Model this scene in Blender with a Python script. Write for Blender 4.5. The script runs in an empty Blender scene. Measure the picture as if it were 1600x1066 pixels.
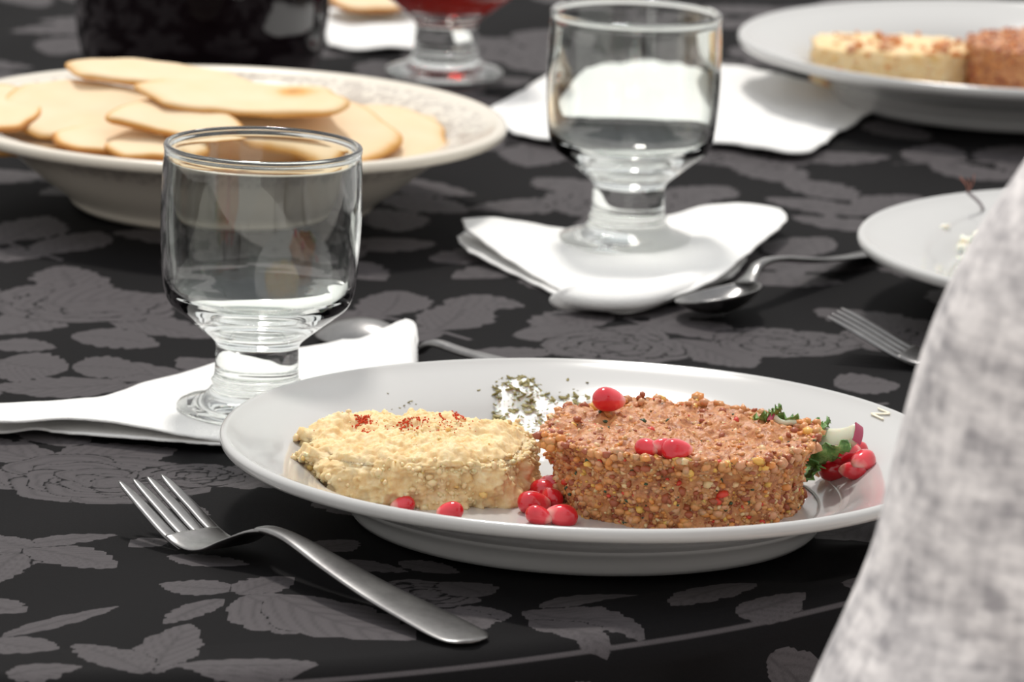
import bpy, bmesh, math, random
import numpy as np
from math import radians, sin, cos, pi, sqrt
from mathutils import Vector, Matrix, noise

random.seed(7)
rng = np.random.default_rng(7)
S = bpy.context.scene
COL = S.collection
TZ = 0.75                       # height of the table surface above the paving

# ------------------------------------------------------------------ camera
F = 9000.0                      # focal length in pixels of the 1600 x 1066 frame
PITCH, ROLL, H = radians(12.46), radians(2.2), 0.521
fw = np.array([0, cos(PITCH), -sin(PITCH)])
r0 = np.array([1.0, 0, 0]); u0 = np.array([0, sin(PITCH), cos(PITCH)])
RV = cos(ROLL) * r0 + sin(ROLL) * u0
UV = -sin(ROLL) * r0 + cos(ROLL) * u0
cam_d = bpy.data.cameras.new('camera'); cam = bpy.data.objects.new('camera', cam_d); COL.objects.link(cam)
cam.matrix_world = Matrix(((RV[0], UV[0], -fw[0], 0), (RV[1], UV[1], -fw[1], 0), (RV[2], UV[2], -fw[2], TZ + H), (0, 0, 0, 1)))
cam_d.sensor_width = 36; cam_d.lens = F / 1600 * 36
cam_d.clip_start = 0.05; cam_d.clip_end = 200
cam_d.dof.use_dof = True; cam_d.dof.focus_distance = 2.09; cam_d.dof.aperture_fstop = 21
S.camera = cam

# ------------------------------------------------------------------ world, sun, exposure
W = bpy.data.worlds.new('sky'); S.world = W; W.use_nodes = True
nt = W.node_tree; nt.nodes.clear()
out = nt.nodes.new('ShaderNodeOutputWorld'); bg = nt.nodes.new('ShaderNodeBackground')
geo = nt.nodes.new('ShaderNodeTexCoord'); sep = nt.nodes.new('ShaderNodeSeparateXYZ')
mr = nt.nodes.new('ShaderNodeMapRange'); mr.inputs[1].default_value = -1; mr.inputs[2].default_value = 1
cr = nt.nodes.new('ShaderNodeValToRGB')
e = cr.color_ramp.elements
e[0].position = 0.0; e[0].color = (0.62, 0.59, 0.56, 1)
e[1].position = 0.49; e[1].color = (0.72, 0.69, 0.65, 1)
for p, c in ((0.53, (0.80, 0.775, 0.745, 1)), (0.64, (0.86, 0.85, 0.83, 1)), (0.8, (0.90, 0.90, 0.89, 1)), (1.0, (0.80, 0.82, 0.86, 1))):
    k = e.new(p); k.color = c
nt.links.new(geo.outputs['Generated'], sep.inputs[0]); nt.links.new(sep.outputs['Z'], mr.inputs[0])
nt.links.new(mr.outputs[0], cr.inputs[0]); nt.links.new(cr.outputs[0], bg.inputs[0]); nt.links.new(bg.outputs[0], out.inputs[0])
bg.inputs[1].default_value = 1.0
sun_d = bpy.data.lights.new('sun', 'SUN'); sun = bpy.data.objects.new('sun', sun_d); COL.objects.link(sun)
sun_d.energy = 2.4; sun_d.angle = radians(7); sun_d.color = (1.0, 0.965, 0.91)
SUN_EL, SUN_AZ = radians(60), radians(100)        # from behind the table, a little to the left
sv = Vector((cos(SUN_EL) * cos(SUN_AZ), cos(SUN_EL) * sin(SUN_AZ), sin(SUN_EL)))
sun.rotation_euler = sv.to_track_quat('Z', 'Y').to_euler(); sun.location = (0, 4, 6)
S.view_settings.view_transform = 'Standard'; S.view_settings.look = 'None'
S.view_settings.gamma = 1; S.view_settings.use_curve_mapping = False; S.view_settings.exposure = 0.0
try:
    S.cycles.use_denoising = True; S.cycles.max_bounces = 18; S.cycles.transmission_bounces = 16
    S.cycles.glossy_bounces = 8; S.cycles.transparent_max_bounces = 16
    S.cycles.caustics_refractive = True; S.cycles.caustics_reflective = True; S.cycles.blur_glossy = 0.6
    S.cycles.sample_clamp_indirect = 60
except Exception:
    pass

# ------------------------------------------------------------------ helpers
def ray(px, py): return fw + RV * (px - 800) / F - UV * (py - 533) / F
def P(px, py, h=0.0):
    """point at height h above the table seen at a pixel of the photograph"""
    d = ray(px, py); t = (h - H) / d[2]
    p = np.array([0, 0, H]) + d * t
    return Vector((p[0], p[1], TZ + h))
def Q(px, py, y):
    d = ray(px, py); p = np.array([0, 0, H]) + d * (y / d[1])
    return Vector((p[0], p[1], p[2] + TZ))

def link(o, parent=None):
    COL.objects.link(o)
    if parent is not None: o.parent = parent
    return o
def tag(o, label=None, cat=None, group=None, kind=None):
    if label: o['label'] = label
    if cat: o['category'] = cat
    if group: o['group'] = group
    if kind: o['kind'] = kind
    return o
def empty(name, loc, rz=0.0, **k):
    o = bpy.data.objects.new(name, None); o.location = loc; o.rotation_euler = (0, 0, rz)
    o.empty_display_size = 0.02
    return tag(link(o), **k)
def mesh(name, verts, faces, mats, parent=None, smooth=True, loc=None, rot=None, midx=None):
    me = bpy.data.meshes.new(name)
    me.from_pydata([tuple(v) for v in verts], [], [tuple(f) for f in faces])
    for m in (mats if isinstance(mats, (list, tuple)) else [mats]): me.materials.append(m)
    if smooth: me.polygons.foreach_set('use_smooth', [True] * len(me.polygons))
    if midx is not None: me.polygons.foreach_set('material_index', midx)
    me.update()
    o = link(bpy.data.objects.new(name, me), parent)
    if loc is not None: o.location = loc
    if rot is not None: o.rotation_euler = rot
    return o
def modsub(o, lv=1):
    m = o.modifiers.new('sub', 'SUBSURF'); m.levels = lv; m.render_levels = lv; return o
def catmull(pts, n):
    pts = [np.array(p, float) for p in pts]
    k = len(pts) - 1; res = []
    for i in range(n):
        t = i / (n - 1) * k; j = min(int(t), k - 1); f = t - j
        p0 = pts[j - 1] if j > 0 else 2 * pts[0] - pts[1]
        p1, p2 = pts[j], pts[j + 1]
        p3 = pts[j + 2] if j + 2 <= k else 2 * pts[k] - pts[k - 1]
        res.append(0.5 * ((2 * p1) + (-p0 + p2) * f + (2 * p0 - 5 * p1 + 4 * p2 - p3) * f * f + (-p0 + 3 * p1 - 3 * p2 + p3) * f ** 3))
    return res
def lathe(profile, seg=96, closed=False):
    """profile: list of (r, z)"""
    vs, fs = [], []; rows = []
    for r, z in profile:
        if r < 1e-6:
            rows.append([len(vs)]); vs.append((0, 0, z))
        else:
            rows.append(list(range(len(vs), len(vs) + seg)))
            for i in range(seg):
                a = 2 * pi * i / seg; vs.append((r * cos(a), r * sin(a), z))
    pairs = list(zip(rows[:-1], rows[1:]))
    if closed: pairs.append((rows[-1], rows[0]))
    for A, B in pairs:
        for i in range(seg):
            j = (i + 1) % seg
            if len(A) == 1 and len(B) == 1: continue
            if len(A) == 1: fs.append((A[0], B[j], B[i]))
            elif len(B) == 1: fs.append((A[i], A[j], B[0]))
            else: fs.append((A[i], A[j], B[j], B[i]))
    return vs, fs
def smoothprof(pts, n):
    return [(max(0.0, p[0]), p[1]) for p in catmull(pts, n)]
def fixnormals(o):
    bm = bmesh.new(); bm.from_mesh(o.data); bmesh.ops.recalc_face_normals(bm, faces=bm.faces); bm.to_mesh(o.data); bm.free(); return o

# ------------------------------------------------------------------ materials
def mat(name, col=(0.8, 0.8, 0.8), rough=0.5, **k):
    m = bpy.data.materials.new(name); m.use_nodes = True
    b = m.node_tree.nodes['Principled BSDF']
    b.inputs['Base Color'].default_value = (*col, 1); b.inputs['Roughness'].default_value = rough
    for a, v in k.items():
        b.inputs[a.replace('_', ' ')].default_value = v
    return m
def N(m, t, **k):
    n = m.node_tree.nodes.new(t)
    for a, v in k.items(): setattr(n, a, v)
    return n
def L(m, a, b): m.node_tree.links.new(a, b)
def bsdf(m): return m.node_tree.nodes['Principled BSDF']
def noise_col(m, cols, scale, detail=4, rough=0.6, coord='Object', stretch=None, pos=None):
    tc = N(m, 'ShaderNodeTexCoord'); n = N(m, 'ShaderNodeTexNoise')
    n.inputs['Scale'].default_value = scale; n.inputs['Detail'].default_value = detail; n.inputs['Roughness'].default_value = rough
    if stretch:
        mp = N(m, 'ShaderNodeMapping'); mp.inputs['Scale'].default_value = stretch
        L(m, tc.outputs[coord], mp.inputs[0]); L(m, mp.outputs[0], n.inputs['Vector'])
    else: L(m, tc.outputs[coord], n.inputs['Vector'])
    r = N(m, 'ShaderNodeValToRGB'); el = r.color_ramp.elements
    ps = pos or [0.3 + 0.4 * i / (len(cols) - 1) for i in range(len(cols))]
    el[0].position = ps[0]; el[0].color = (*cols[0], 1); el[1].position = ps[-1]; el[1].color = (*cols[-1], 1)
    for p, c in list(zip(ps, cols))[1:-1]:
        x = el.new(p); x.color = (*c, 1)
    L(m, n.outputs[0], r.inputs[0]); L(m, r.outputs[0], bsdf(m).inputs['Base Color'])
    return r, n
def bump(m, scale, strength=0.3, dist=0.001, detail=4, coord='Object', tex='noise'):
    tc = N(m, 'ShaderNodeTexCoord')
    if tex == 'noise':
        n = N(m, 'ShaderNodeTexNoise'); n.inputs['Detail'].default_value = detail; o = 0
    else:
        n = N(m, 'ShaderNodeTexVoronoi'); o = 0
    n.inputs['Scale'].default_value = scale
    L(m, tc.outputs[coord], n.inputs['Vector'])
    b = N(m, 'ShaderNodeBump'); b.inputs['Strength'].default_value = strength; b.inputs['Distance'].default_value = dist
    L(m, n.outputs[o], b.inputs['Height']); L(m, b.outputs[0], bsdf(m).inputs['Normal'])

M_china = mat('white_china', (0.545, 0.538, 0.525), 0.16, Coat_Weight=0.25, Coat_Roughness=0.06)
M_cream_china = mat('cream_china', (0.78, 0.71, 0.60), 0.22, Coat_Weight=0.2)
M_gold = mat('pale_gold', (1.0, 0.93, 0.74), 0.3)
M_glass = mat('clear_glass', (0.965, 0.992, 0.972), 0.0, IOR=1.5, Transmission_Weight=1.0)
M_steel = mat('steel', (0.72, 0.71, 0.70), 0.30, Metallic=1.0)
noise_col(M_steel, [(0.15, 0.145, 0.145), (0.27, 0.265, 0.26)], 60, 5, 0.7)
bump(M_steel, 900, 0.06, 0.0002)
M_napkin = mat('napkin_paper', (0.86, 0.85, 0.83), 0.95, Subsurface_Weight=0.0)
bump(M_napkin, 900, 0.35, 0.0006, 2, tex='voronoi')
M_hummus = mat('hummus', (0.80, 0.60, 0.34), 0.62, Subsurface_Weight=0.35, Subsurface_Scale=0.004)
bsdf(M_hummus).inputs['Subsurface Radius'].default_value = (1.0, 0.7, 0.4)
noise_col(M_hummus, [(0.74, 0.47, 0.19), (0.81, 0.60, 0.31), (0.85, 0.70, 0.44)], 160, 6, 0.7)
bump(M_hummus, 500, 0.5, 0.0008)
M_paprika = mat('paprika', (0.62, 0.06, 0.008), 0.8)
M_yogurt = mat('yogurt', (0.95, 0.935, 0.89), 0.35, Subsurface_Weight=0.3, Subsurface_Scale=0.005)
M_flake = mat('dried_herb', (0.26, 0.22, 0.08), 0.8)
M_flake2 = mat('dried_herb_pale', (0.34, 0.29, 0.13), 0.8)
M_meat = mat('bulgur_paste', (0.55, 0.20, 0.09), 0.48, Subsurface_Weight=0.25, Subsurface_Scale=0.003)
noise_col(M_meat, [(0.20, 0.05, 0.02), (0.52, 0.21, 0.075), (0.63, 0.33, 0.135)], 220, 6, 0.75)
bump(M_meat, 600, 0.5, 0.0008)
def food(n, c, r=0.4): return mat(n, c, r, Subsurface_Weight=0.3, Subsurface_Scale=0.003)
M_grains = [food('grain_tan', (0.62, 0.28, 0.10)), food('grain_orange', (0.68, 0.27, 0.07)), food('grain_pale', (0.78, 0.52, 0.27)),
            food('grain_rust', (0.34, 0.09, 0.035)), food('grain_pepper', (0.62, 0.05, 0.025)), food('grain_green', (0.03, 0.07, 0.03)), food('grain_yellow', (0.78, 0.45, 0.10)), food('grain_pinkish', (0.62, 0.31, 0.16))]
M_hgrain = food('chickpea_crumb', (0.84, 0.64, 0.36)); M_hgrain2 = food('chickpea_crumb_gold', (0.80, 0.52, 0.18))
M_cheese = mat('white_cheese', (0.9, 0.88, 0.78), 0.5, Subsurface_Weight=0.3, Subsurface_Scale=0.004)
noise_col(M_cheese, [(0.85, 0.72, 0.25), (0.9, 0.86, 0.72), (0.92, 0.9, 0.82)], 60, 3)
M_seed = mat('pomegranate', (0.62, 0.02, 0.04), 0.12, Subsurface_Weight=0.45, Subsurface_Scale=0.004, Coat_Weight=0.6, Coat_Roughness=0.05)
bsdf(M_seed).inputs['Subsurface Radius'].default_value = (1.0, 0.25, 0.2)
def seed_mat():
    m = M_seed; tc = N(m, 'ShaderNodeTexCoord'); s = N(m, 'ShaderNodeSeparateXYZ'); r = N(m, 'ShaderNodeValToRGB')
    mp = N(m, 'ShaderNodeMapRange'); mp.inputs[1].default_value = -0.006; mp.inputs[2].default_value = 0.006
    L(m, tc.outputs['Object'], s.inputs[0]); L(m, s.outputs['X'], mp.inputs[0])
    n = N(m, 'ShaderNodeTexNoise'); n.inputs['Scale'].default_value = 180; L(m, tc.outputs['Object'], n.inputs['Vector'])
    a = N(m, 'ShaderNodeMath', operation='MULTIPLY_ADD'); a.inputs[1].default_value = 0.5; L(m, n.outputs[0], a.inputs[0]); L(m, mp.outputs[0], a.inputs[2])
    L(m, a.outputs[0], r.inputs[0]); el = r.color_ramp.elements
    el[0].position = 0.3; el[0].color = (0.90, 0.42, 0.36, 1); el[1].position = 1.1 if False else 0.95; el[1].color = (0.62, 0.008, 0.022, 1)
    k = el.new(0.52); k.color = (0.82, 0.05, 0.07, 1)
    L(m, r.outputs[0], bsdf(m).inputs['Base Color'])
seed_mat()
M_leaf = mat('fresh_herb', (0.05, 0.16, 0.03), 0.45, Subsurface_Weight=0.1, Subsurface_Scale=0.002)
noise_col(M_leaf, [(0.03, 0.10, 0.02), (0.11, 0.26, 0.055), (0.32, 0.46, 0.16)], 260, 5, 0.7)
M_radish = mat('radish_flesh', (0.72, 0.72, 0.55), 0.3, Subsurface_Weight=0.4, Subsurface_Scale=0.004)
M_radskin = mat('radish_skin', (0.42, 0.04, 0.10), 0.3)
M_crumb = mat('walnut_crumb', (0.80, 0.48, 0.22), 0.5, Subsurface_Weight=0.3, Subsurface_Scale=0.003)
M_wine = mat('red_drink', (0.42, 0.02, 0.012), 0.05, IOR=1.34, Transmission_Weight=0.55)
M_dark_glass = mat('wine_filled_glass', (0.006, 0.003, 0.004), 0.06, Coat_Weight=0.5)
M_paving = mat('paving', (0.30, 0.28, 0.26), 0.9)
noise_col(M_paving, [(0.50, 0.47, 0.44), (0.64, 0.60, 0.56)], 6, 6)
M_wood = mat('table_wood', (0.25, 0.15, 0.08), 0.6)
noise_col(M_wood, [(0.14, 0.08, 0.04), (0.28, 0.17, 0.09)], 8, 5, 0.6, stretch=(1, 12, 12))
M_linen = mat('heathered_linen', (0.5, 0.49, 0.5), 0.9, Sheen_Weight=0.15)
def linen_mat():
    m = M_linen; tc = N(m, 'ShaderNodeTexCoord')
    acc = None
    for sc, st, w in ((210, (1, 1, 0.5), 0.3), (260, (0.3, 0.3, 1), 0.4), (70, (0.8, 0.8, 1.3), 0.5)):
        mp = N(m, 'ShaderNodeMapping'); mp.inputs['Scale'].default_value = st
        n = N(m, 'ShaderNodeTexNoise'); n.inputs['Scale'].default_value = sc; n.inputs['Detail'].default_value = 4
        L(m, tc.outputs['Object'], mp.inputs[0]); L(m, mp.outputs[0], n.inputs['Vector'])
        a = N(m, 'ShaderNodeMath', operation='MULTIPLY_ADD'); a.inputs[1].default_value = w; L(m, n.outputs[0], a.inputs[0])
        if acc: L(m, acc, a.inputs[2])
        else: a.inputs[2].default_value = 0
        acc = a.outputs[0]
    r = N(m, 'ShaderNodeValToRGB'); el = r.color_ramp.elements
    el[0].position = 0.46; el[0].color = (0.34, 0.32, 0.33, 1); el[1].position = 0.73; el[1].color = (0.86, 0.815, 0.80, 1)
    L(m, acc, r.inputs[0]); L(m, r.outputs[0], bsdf(m).inputs['Base Color'])
    b = N(m, 'ShaderNodeBump'); b.inputs['Strength'].default_value = 0.4; b.inputs['Distance'].default_value = 0.001
    L(m, acc, b.inputs['Height']); L(m, b.outputs[0], bsdf(m).inputs['Normal'])
linen_mat()
M_skin = mat('skin', (0.62, 0.40, 0.30), 0.5, Subsurface_Weight=0.1, Subsurface_Scale=0.01)
M_hair = mat('hair', (0.06, 0.035, 0.02), 0.6)
M_jeans = mat('dark_trousers', (0.04, 0.05, 0.08), 0.9)
M_bread = mat('flatbread', (0.86, 0.66, 0.38), 0.75)
def bread_mat():
    m = M_bread; a = N(m, 'ShaderNodeAttribute'); a.attribute_name = 'toast'
    tc = N(m, 'ShaderNodeTexCoord'); n = N(m, 'ShaderNodeTexNoise'); n.inputs['Scale'].default_value = 45; n.inputs['Detail'].default_value = 5
    L(m, tc.outputs['Object'], n.inputs['Vector'])
    s = N(m, 'ShaderNodeMath', operation='MULTIPLY_ADD'); s.inputs[1].default_value = 0.55; L(m, n.outputs[0], s.inputs[0]); L(m, a.outputs['Fac'], s.inputs[2])
    r = N(m, 'ShaderNodeValToRGB'); el = r.color_ramp.elements
    el[0].position = 0.2; el[0].color = (0.80, 0.63, 0.42, 1); el[1].position = 1.15 if False else 1.0; el[1].color = (0.42, 0.16, 0.03, 1)
    k = el.new(0.5); k.color = (0.78, 0.57, 0.33, 1); k = el.new(0.72); k.color = (0.70, 0.36, 0.09, 1)
    L(m, s.outputs[0], r.inputs[0]); L(m, r.outputs[0], bsdf(m).inputs['Base Color'])
bread_mat()
def decor_mat():
    """cream china with a faded grey-brown printed scroll band on the inner rim"""
    m = M_cream_china; tc = N(m, 'ShaderNodeTexCoord'); s = N(m, 'ShaderNodeSeparateXYZ'); L(m, tc.outputs['Object'], s.inputs[0])
    x2 = N(m, 'ShaderNodeMath', operation='MULTIPLY'); L(m, s.outputs['X'], x2.inputs[0]); L(m, s.outputs['X'], x2.inputs[1])
    y2 = N(m, 'ShaderNodeMath', operation='MULTIPLY_ADD'); L(m, s.outputs['Y'], y2.inputs[0]); L(m, s.outputs['Y'], y2.inputs[1]); L(m, x2.outputs[0], y2.inputs[2])
    rr = N(m, 'ShaderNodeMath', operation='SQRT'); L(m, y2.outputs[0], rr.inputs[0])
    band = N(m, 'ShaderNodeMapRange'); band.inputs[1].default_value = 0.010; band.inputs[2].default_value = 0.012; band.inputs[3].default_value = 1; band.inputs[4].default_value = 0
    d = N(m, 'ShaderNodeMath', operation='SUBTRACT'); d.inputs[1].default_value = 0.111; L(m, rr.outputs[0], d.inputs[0])
    ab = N(m, 'ShaderNodeMath', operation='ABSOLUTE'); L(m, d.outputs[0], ab.inputs[0]); L(m, ab.outputs[0], band.inputs[0])
    v = N(m, 'ShaderNodeTexNoise'); v.inputs['Scale'].default_value = 130; v.inputs['Detail'].default_value = 1; v.inputs['Distortion'].default_value = 2.0
    L(m, tc.outputs['Object'], v.inputs['Vector'])
    th = N(m, 'ShaderNodeMapRange'); th.inputs[1].default_value = 0.47; th.inputs[2].default_value = 0.53; L(m, v.outputs[0], th.inputs[0])
    nz = N(m, 'ShaderNodeNewGeometry'); 
    mu = N(m, 'ShaderNodeMath', operation='MULTIPLY'); L(m, th.outputs[0], mu.inputs[0]); L(m, band.outputs[0], mu.inputs[1])
    up = N(m, 'ShaderNodeMath', operation='GREATER_THAN'); up.inputs[1].default_value = 0.0245; L(m, s.outputs['Z'], up.inputs[0])
    mu2 = N(m, 'ShaderNodeMath', operation='MULTIPLY'); mu2.inputs[1].default_value = 0.5; L(m, mu.outputs[0], mu2.inputs[0])
    mx = N(m, 'ShaderNodeMixRGB'); mx.inputs[1].default_value = (0.78, 0.71, 0.60, 1); mx.inputs[2].default_value = (0.36, 0.29, 0.25, 1)
    L(m, mu2.outputs[0], mx.inputs[0]); L(m, mx.outputs[0], bsdf(m).inputs['Base Color'])
decor_mat()

# ------------------------------------------------------------------ ground, table, tablecloth
def paving():
    t = mesh('floor', [(-8, -6, 0), (8, -6, 0), (8, 12, 0), (-8, 12, 0)], [(0, 1, 2, 3)], M_paving, smooth=False)
    tag(t, 'grey outdoor paving under the table', kind='structure')
paving()

edge = [(-0.98, 1.70), (-0.60, 1.735), (-0.30, 1.785), (-0.163, 1.812), (-0.08, 1.834), (-0.017, 1.862), (0.039, 1.897), (0.081, 1.928), (0.122, 1.967), (0.20, 2.05), (0.45, 2.33), (0.70, 2.70), (0.85, 3.2), (0.85, 4.0), (-0.98, 4.0)]
poly = [tuple(p) for p in catmull(edge[:13], 90)] + edge[13:]
def cloth():
    xs = np.concatenate([np.linspace(-1.35, -0.3015, 130), np.arange(-0.30, 0.345, 0.0012), np.linspace(0.35, 1.25, 110)])
    ys = np.concatenate([np.linspace(1.30, 1.695, 70), np.arange(1.70, 2.40, 0.0012), np.arange(2.40, 3.42, 0.004), np.linspace(3.43, 4.3, 30)])
    nx, ny = len(xs), len(ys)
    X, Y = np.meshgrid(xs, ys)
    # signed distance to the table outline
    pl = np.array(poly); A = pl; B = np.roll(pl, -1, 0)
    best = np.full(X.shape, 9.0); FX = X.copy(); FY = Y.copy(); SS = np.zeros_like(X); NX = np.zeros_like(X); NY = np.zeros_like(X)
    inside = np.zeros(X.shape, bool); s0 = 0
    for a, b in zip(A, B):
        d = b - a; l2 = d @ d
        t = np.clip(((X - a[0]) * d[0] + (Y - a[1]) * d[1]) / l2, 0, 1)
        fx, fy = a[0] + t * d[0], a[1] + t * d[1]
        dd = np.hypot(X - fx, Y - fy); m = dd < best
        best = np.where(m, dd, best); FX = np.where(m, fx, FX); FY = np.where(m, fy, FY); SS = np.where(m, s0 + t * sqrt(l2), SS)
        c = ((a[1] > Y) != (b[1] > Y)) & (X < (b[0] - a[0]) * (Y - a[1]) / (b[1] - a[1] + 1e-12) + a[0]); inside ^= c
        s0 += sqrt(l2)
    sd = np.where(inside, -best, best)
    ux = np.where(best > 1e-6, (X - FX) / np.maximum(best, 1e-6), 0); uy = np.where(best > 1e-6, (Y - FY) / np.maximum(best, 1e-6), 0)
    rad = 0.012
    d = np.maximum(sd + rad, 0)                       # arc length past the start of the bend
    ang = np.minimum(d / rad, pi / 2)
    outw = rad * np.sin(ang); down = rad * (1 - np.cos(ang)) + np.maximum(d - rad * pi / 2, 0)
    drop = np.maximum(d - rad * pi / 2, 0)
    fold = (np.sin(SS * 62) * 0.6 + np.sin(SS * 27 + 1.3) + 0.5 * np.sin(SS * 113 + 2)) * 0.020 * np.clip(drop / 0.07, 0, 1)
    outw = outw + np.where(drop > 0, fold + 0.10 * drop, 0)
    sgn = np.where(inside, -1, 1)
    bx, by = ux * sgn, uy * sgn                        # outward direction
    moved = d > 0
    GX = np.where(moved, FX - bx * rad + bx * outw, X); GY = np.where(moved, FY - by * rad + by * outw, Y)
    GZ = -down
    # gentle creases on the flat
    cre = np.clip((-sd - 0.012) / 0.03, 0, 1) * (0.0012 * np.sin(X * 23 + Y * 9 + 1.1) * np.sin(Y * 15 - X * 6) + 0.0006 * np.sin(X * 61 - Y * 35) - 0.0012)
    ed = 0.0042 * np.exp(-((sd + 0.03) / 0.02) ** 2) * np.sin(SS * 70 + np.sin(SS * 31) * 2)
    GZ = GZ + cre + ed * np.clip((GX + 0.02) / 0.08, 0, 1) * np.clip((-sd - 0.012) / 0.02, 0, 1)
    # ---------------- woven leaves and roses: signed field in millimetres
    fld = np.full(X.shape, -6.0); vein = np.zeros(X.shape)
    def paint(cx, cy, ang, ln, wd, fn, gap=0.9, over=True):
        r = max(ln, wd) * 1.1 + 0.004
        i0, i1 = np.searchsorted(xs, [cx - r, cx + r]); j0, j1 = np.searchsorted(ys, [cy - r, cy + r])
        if i1 <= i0 or j1 <= j0: return
        x = X[j0:j1, i0:i1] - cx; y = Y[j0:j1, i0:i1] - cy
        u = (x * cos(ang) + y * sin(ang)); v = (-x * sin(ang) + y * cos(ang))
        f = fn(u, v, ln, wd); f, ve = (f if isinstance(f, tuple) else (f, 0 * u)); f = f * 1000
        sub = fld[j0:j1, i0:i1]
        vein[j0:j1, i0:i1] = np.where(f > 0, ve, vein[j0:j1, i0:i1])
        fld[j0:j1, i0:i1] = np.where(f > -gap, np.where(f > 0, f, np.minimum(f, sub)), sub) if over else np.maximum(sub, f)
    def leaf_fn(ph, teeth, skew):
        def fn(u, v, ln, wd):
            t = np.clip(u / ln, 0, 1)
            v = v - skew * wd * np.sin(pi * t)
            lob = np.abs(np.sin(teeth * pi * (t ** 1.3) + ph)) ** 0.7
            w = wd * (np.sin(pi * t ** 0.85) ** 0.7) * (0.92 + 0.20 * (lob - 0.5) * (0.4 + t))
            w = np.where((u < 0) | (u > ln), -np.maximum(-u, u - ln), w)
            f = w - np.abs(v)
            mid = np.exp(-(v / 0.0007) ** 2) * np.clip((0.9 - t) * 5, 0, 1)
            q = np.abs(v) / wd
            st = 0.5 + 0.5 * np.cos((u / ln - q * (0.35 + 0.25 * q)) * 2 * pi * (teeth + 2) + ph)
            st = st ** 5 * np.clip((0.95 - q) * 4, 0, 1) * 0.75
            f = (f, np.maximum(mid, st))
            return f
        return fn
    def petal_fn(ph):
        def fn(u, v, ln, wd):
            a = np.arctan2(v, u); k = 1 + 0.07 * np.sin(3 * a + ph) + 0.05 * np.sin(5 * a + 2 * ph)
            q = np.sqrt((u / ln) ** 2 + (v / wd) ** 2) / k
            return ((1 - q) * min(ln, wd), (0.5 + 0.5 * np.cos(q * 17 + ph)) ** 4 * np.clip((q - 0.2) * 3, 0, 1) * 0.8)
        return fn
    def leaf(x0, y0, x1, y1, w, skew=0.15):
        ln = math.hypot(x1 - x0, y1 - y0); a = math.atan2(y1 - y0, x1 - x0)
        paint(x0, y0, a, ln, w, leaf_fn(random.random() * 3, random.choice((4, 5, 6)), skew * random.choice((-1, 1))))
    def rose(cx, cy, r):
        for ring, (n, rr, pr_) in enumerate(((7, 0.62, 0.52), (6, 0.42, 0.42), (5, 0.25, 0.32), (3, 0.10, 0.24))):
            o = random.random() * 6
            for i in range(n):
                a = o + 2 * pi * i / n + random.uniform(-0.15, 0.15)
                paint(cx + cos(a) * rr * r, cy + sin(a) * rr * r, a, pr_ * r * 0.8, pr_ * r * 1.15, petal_fn(random.random() * 6), gap=0.75)
    def stem(pts, w=0.0016):
        for (a, b), (c, d_) in zip(pts[:-1], pts[1:]):
            ln = math.hypot(c - a, d_ - b)
            paint(a, b, math.atan2(d_ - b, c - a), ln, w, lambda u, v, l, ww: np.minimum(ww - np.abs(v), np.minimum(u, l - u) + 0.001), over=False)
    spots = []
    R2 = random.Random(21)
    random.seed(21)
    for j in range(-1, 22):                             # the repeat beyond the hand-placed motifs
        for i in range(-11, 13):
            cx = i * 0.118 + (j % 2) * 0.059 + R2.uniform(-0.012, 0.012); cy = 1.42 + j * 0.140 + R2.uniform(-0.012, 0.012)
            if -0.22 < cx < 0.14 and 1.72 < cy < 2.11: continue
            a0 = R2.uniform(0, 6.28)
            kind = (i * 2 + j) % 3
            if kind == 0:
                for k in range(5):
                    a = a0 + k * 1.2566; leaf(cx + cos(a) * 0.026, cy + sin(a) * 0.026, cx + cos(a + 0.2) * 0.078, cy + sin(a + 0.2) * 0.078, 0.019)
                rose(cx, cy, 0.040)
            else:
                pts = [(cx - cos(a0) * 0.05, cy - sin(a0) * 0.05), (cx, cy), (cx + cos(a0 + 0.4) * 0.04, cy + sin(a0 + 0.4) * 0.04)]
                stem(pts)
                for k, (q, off) in enumerate(((-0.035, 1.0), (-0.03, -1.0), (0.0, 0.8), (0.005, -0.9), (0.03, 0.1))):
                    a = a0 + off; bx_, by_ = cx + cos(a0) * q, cy + sin(a0) * q
                    leaf(bx_, by_, bx_ + cos(a) * 0.056, by_ + sin(a) * 0.056, 0.018)
    # motifs whose place the photograph shows (base pixel, tip pixel, half width in m)
    def pl_(a, b, w, sk=0.15):
        p, q = P(*a), P(*b); leaf(p.x, p.y, q.x, q.y, w, sk)
    rp = P(165, 742); rose(rp.x, rp.y, 0.040); rp = P(665, 925); rose(rp.x, rp.y, 0.020)
    rp = P(300, 735); rose(rp.x, rp.y, 0.02)
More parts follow.
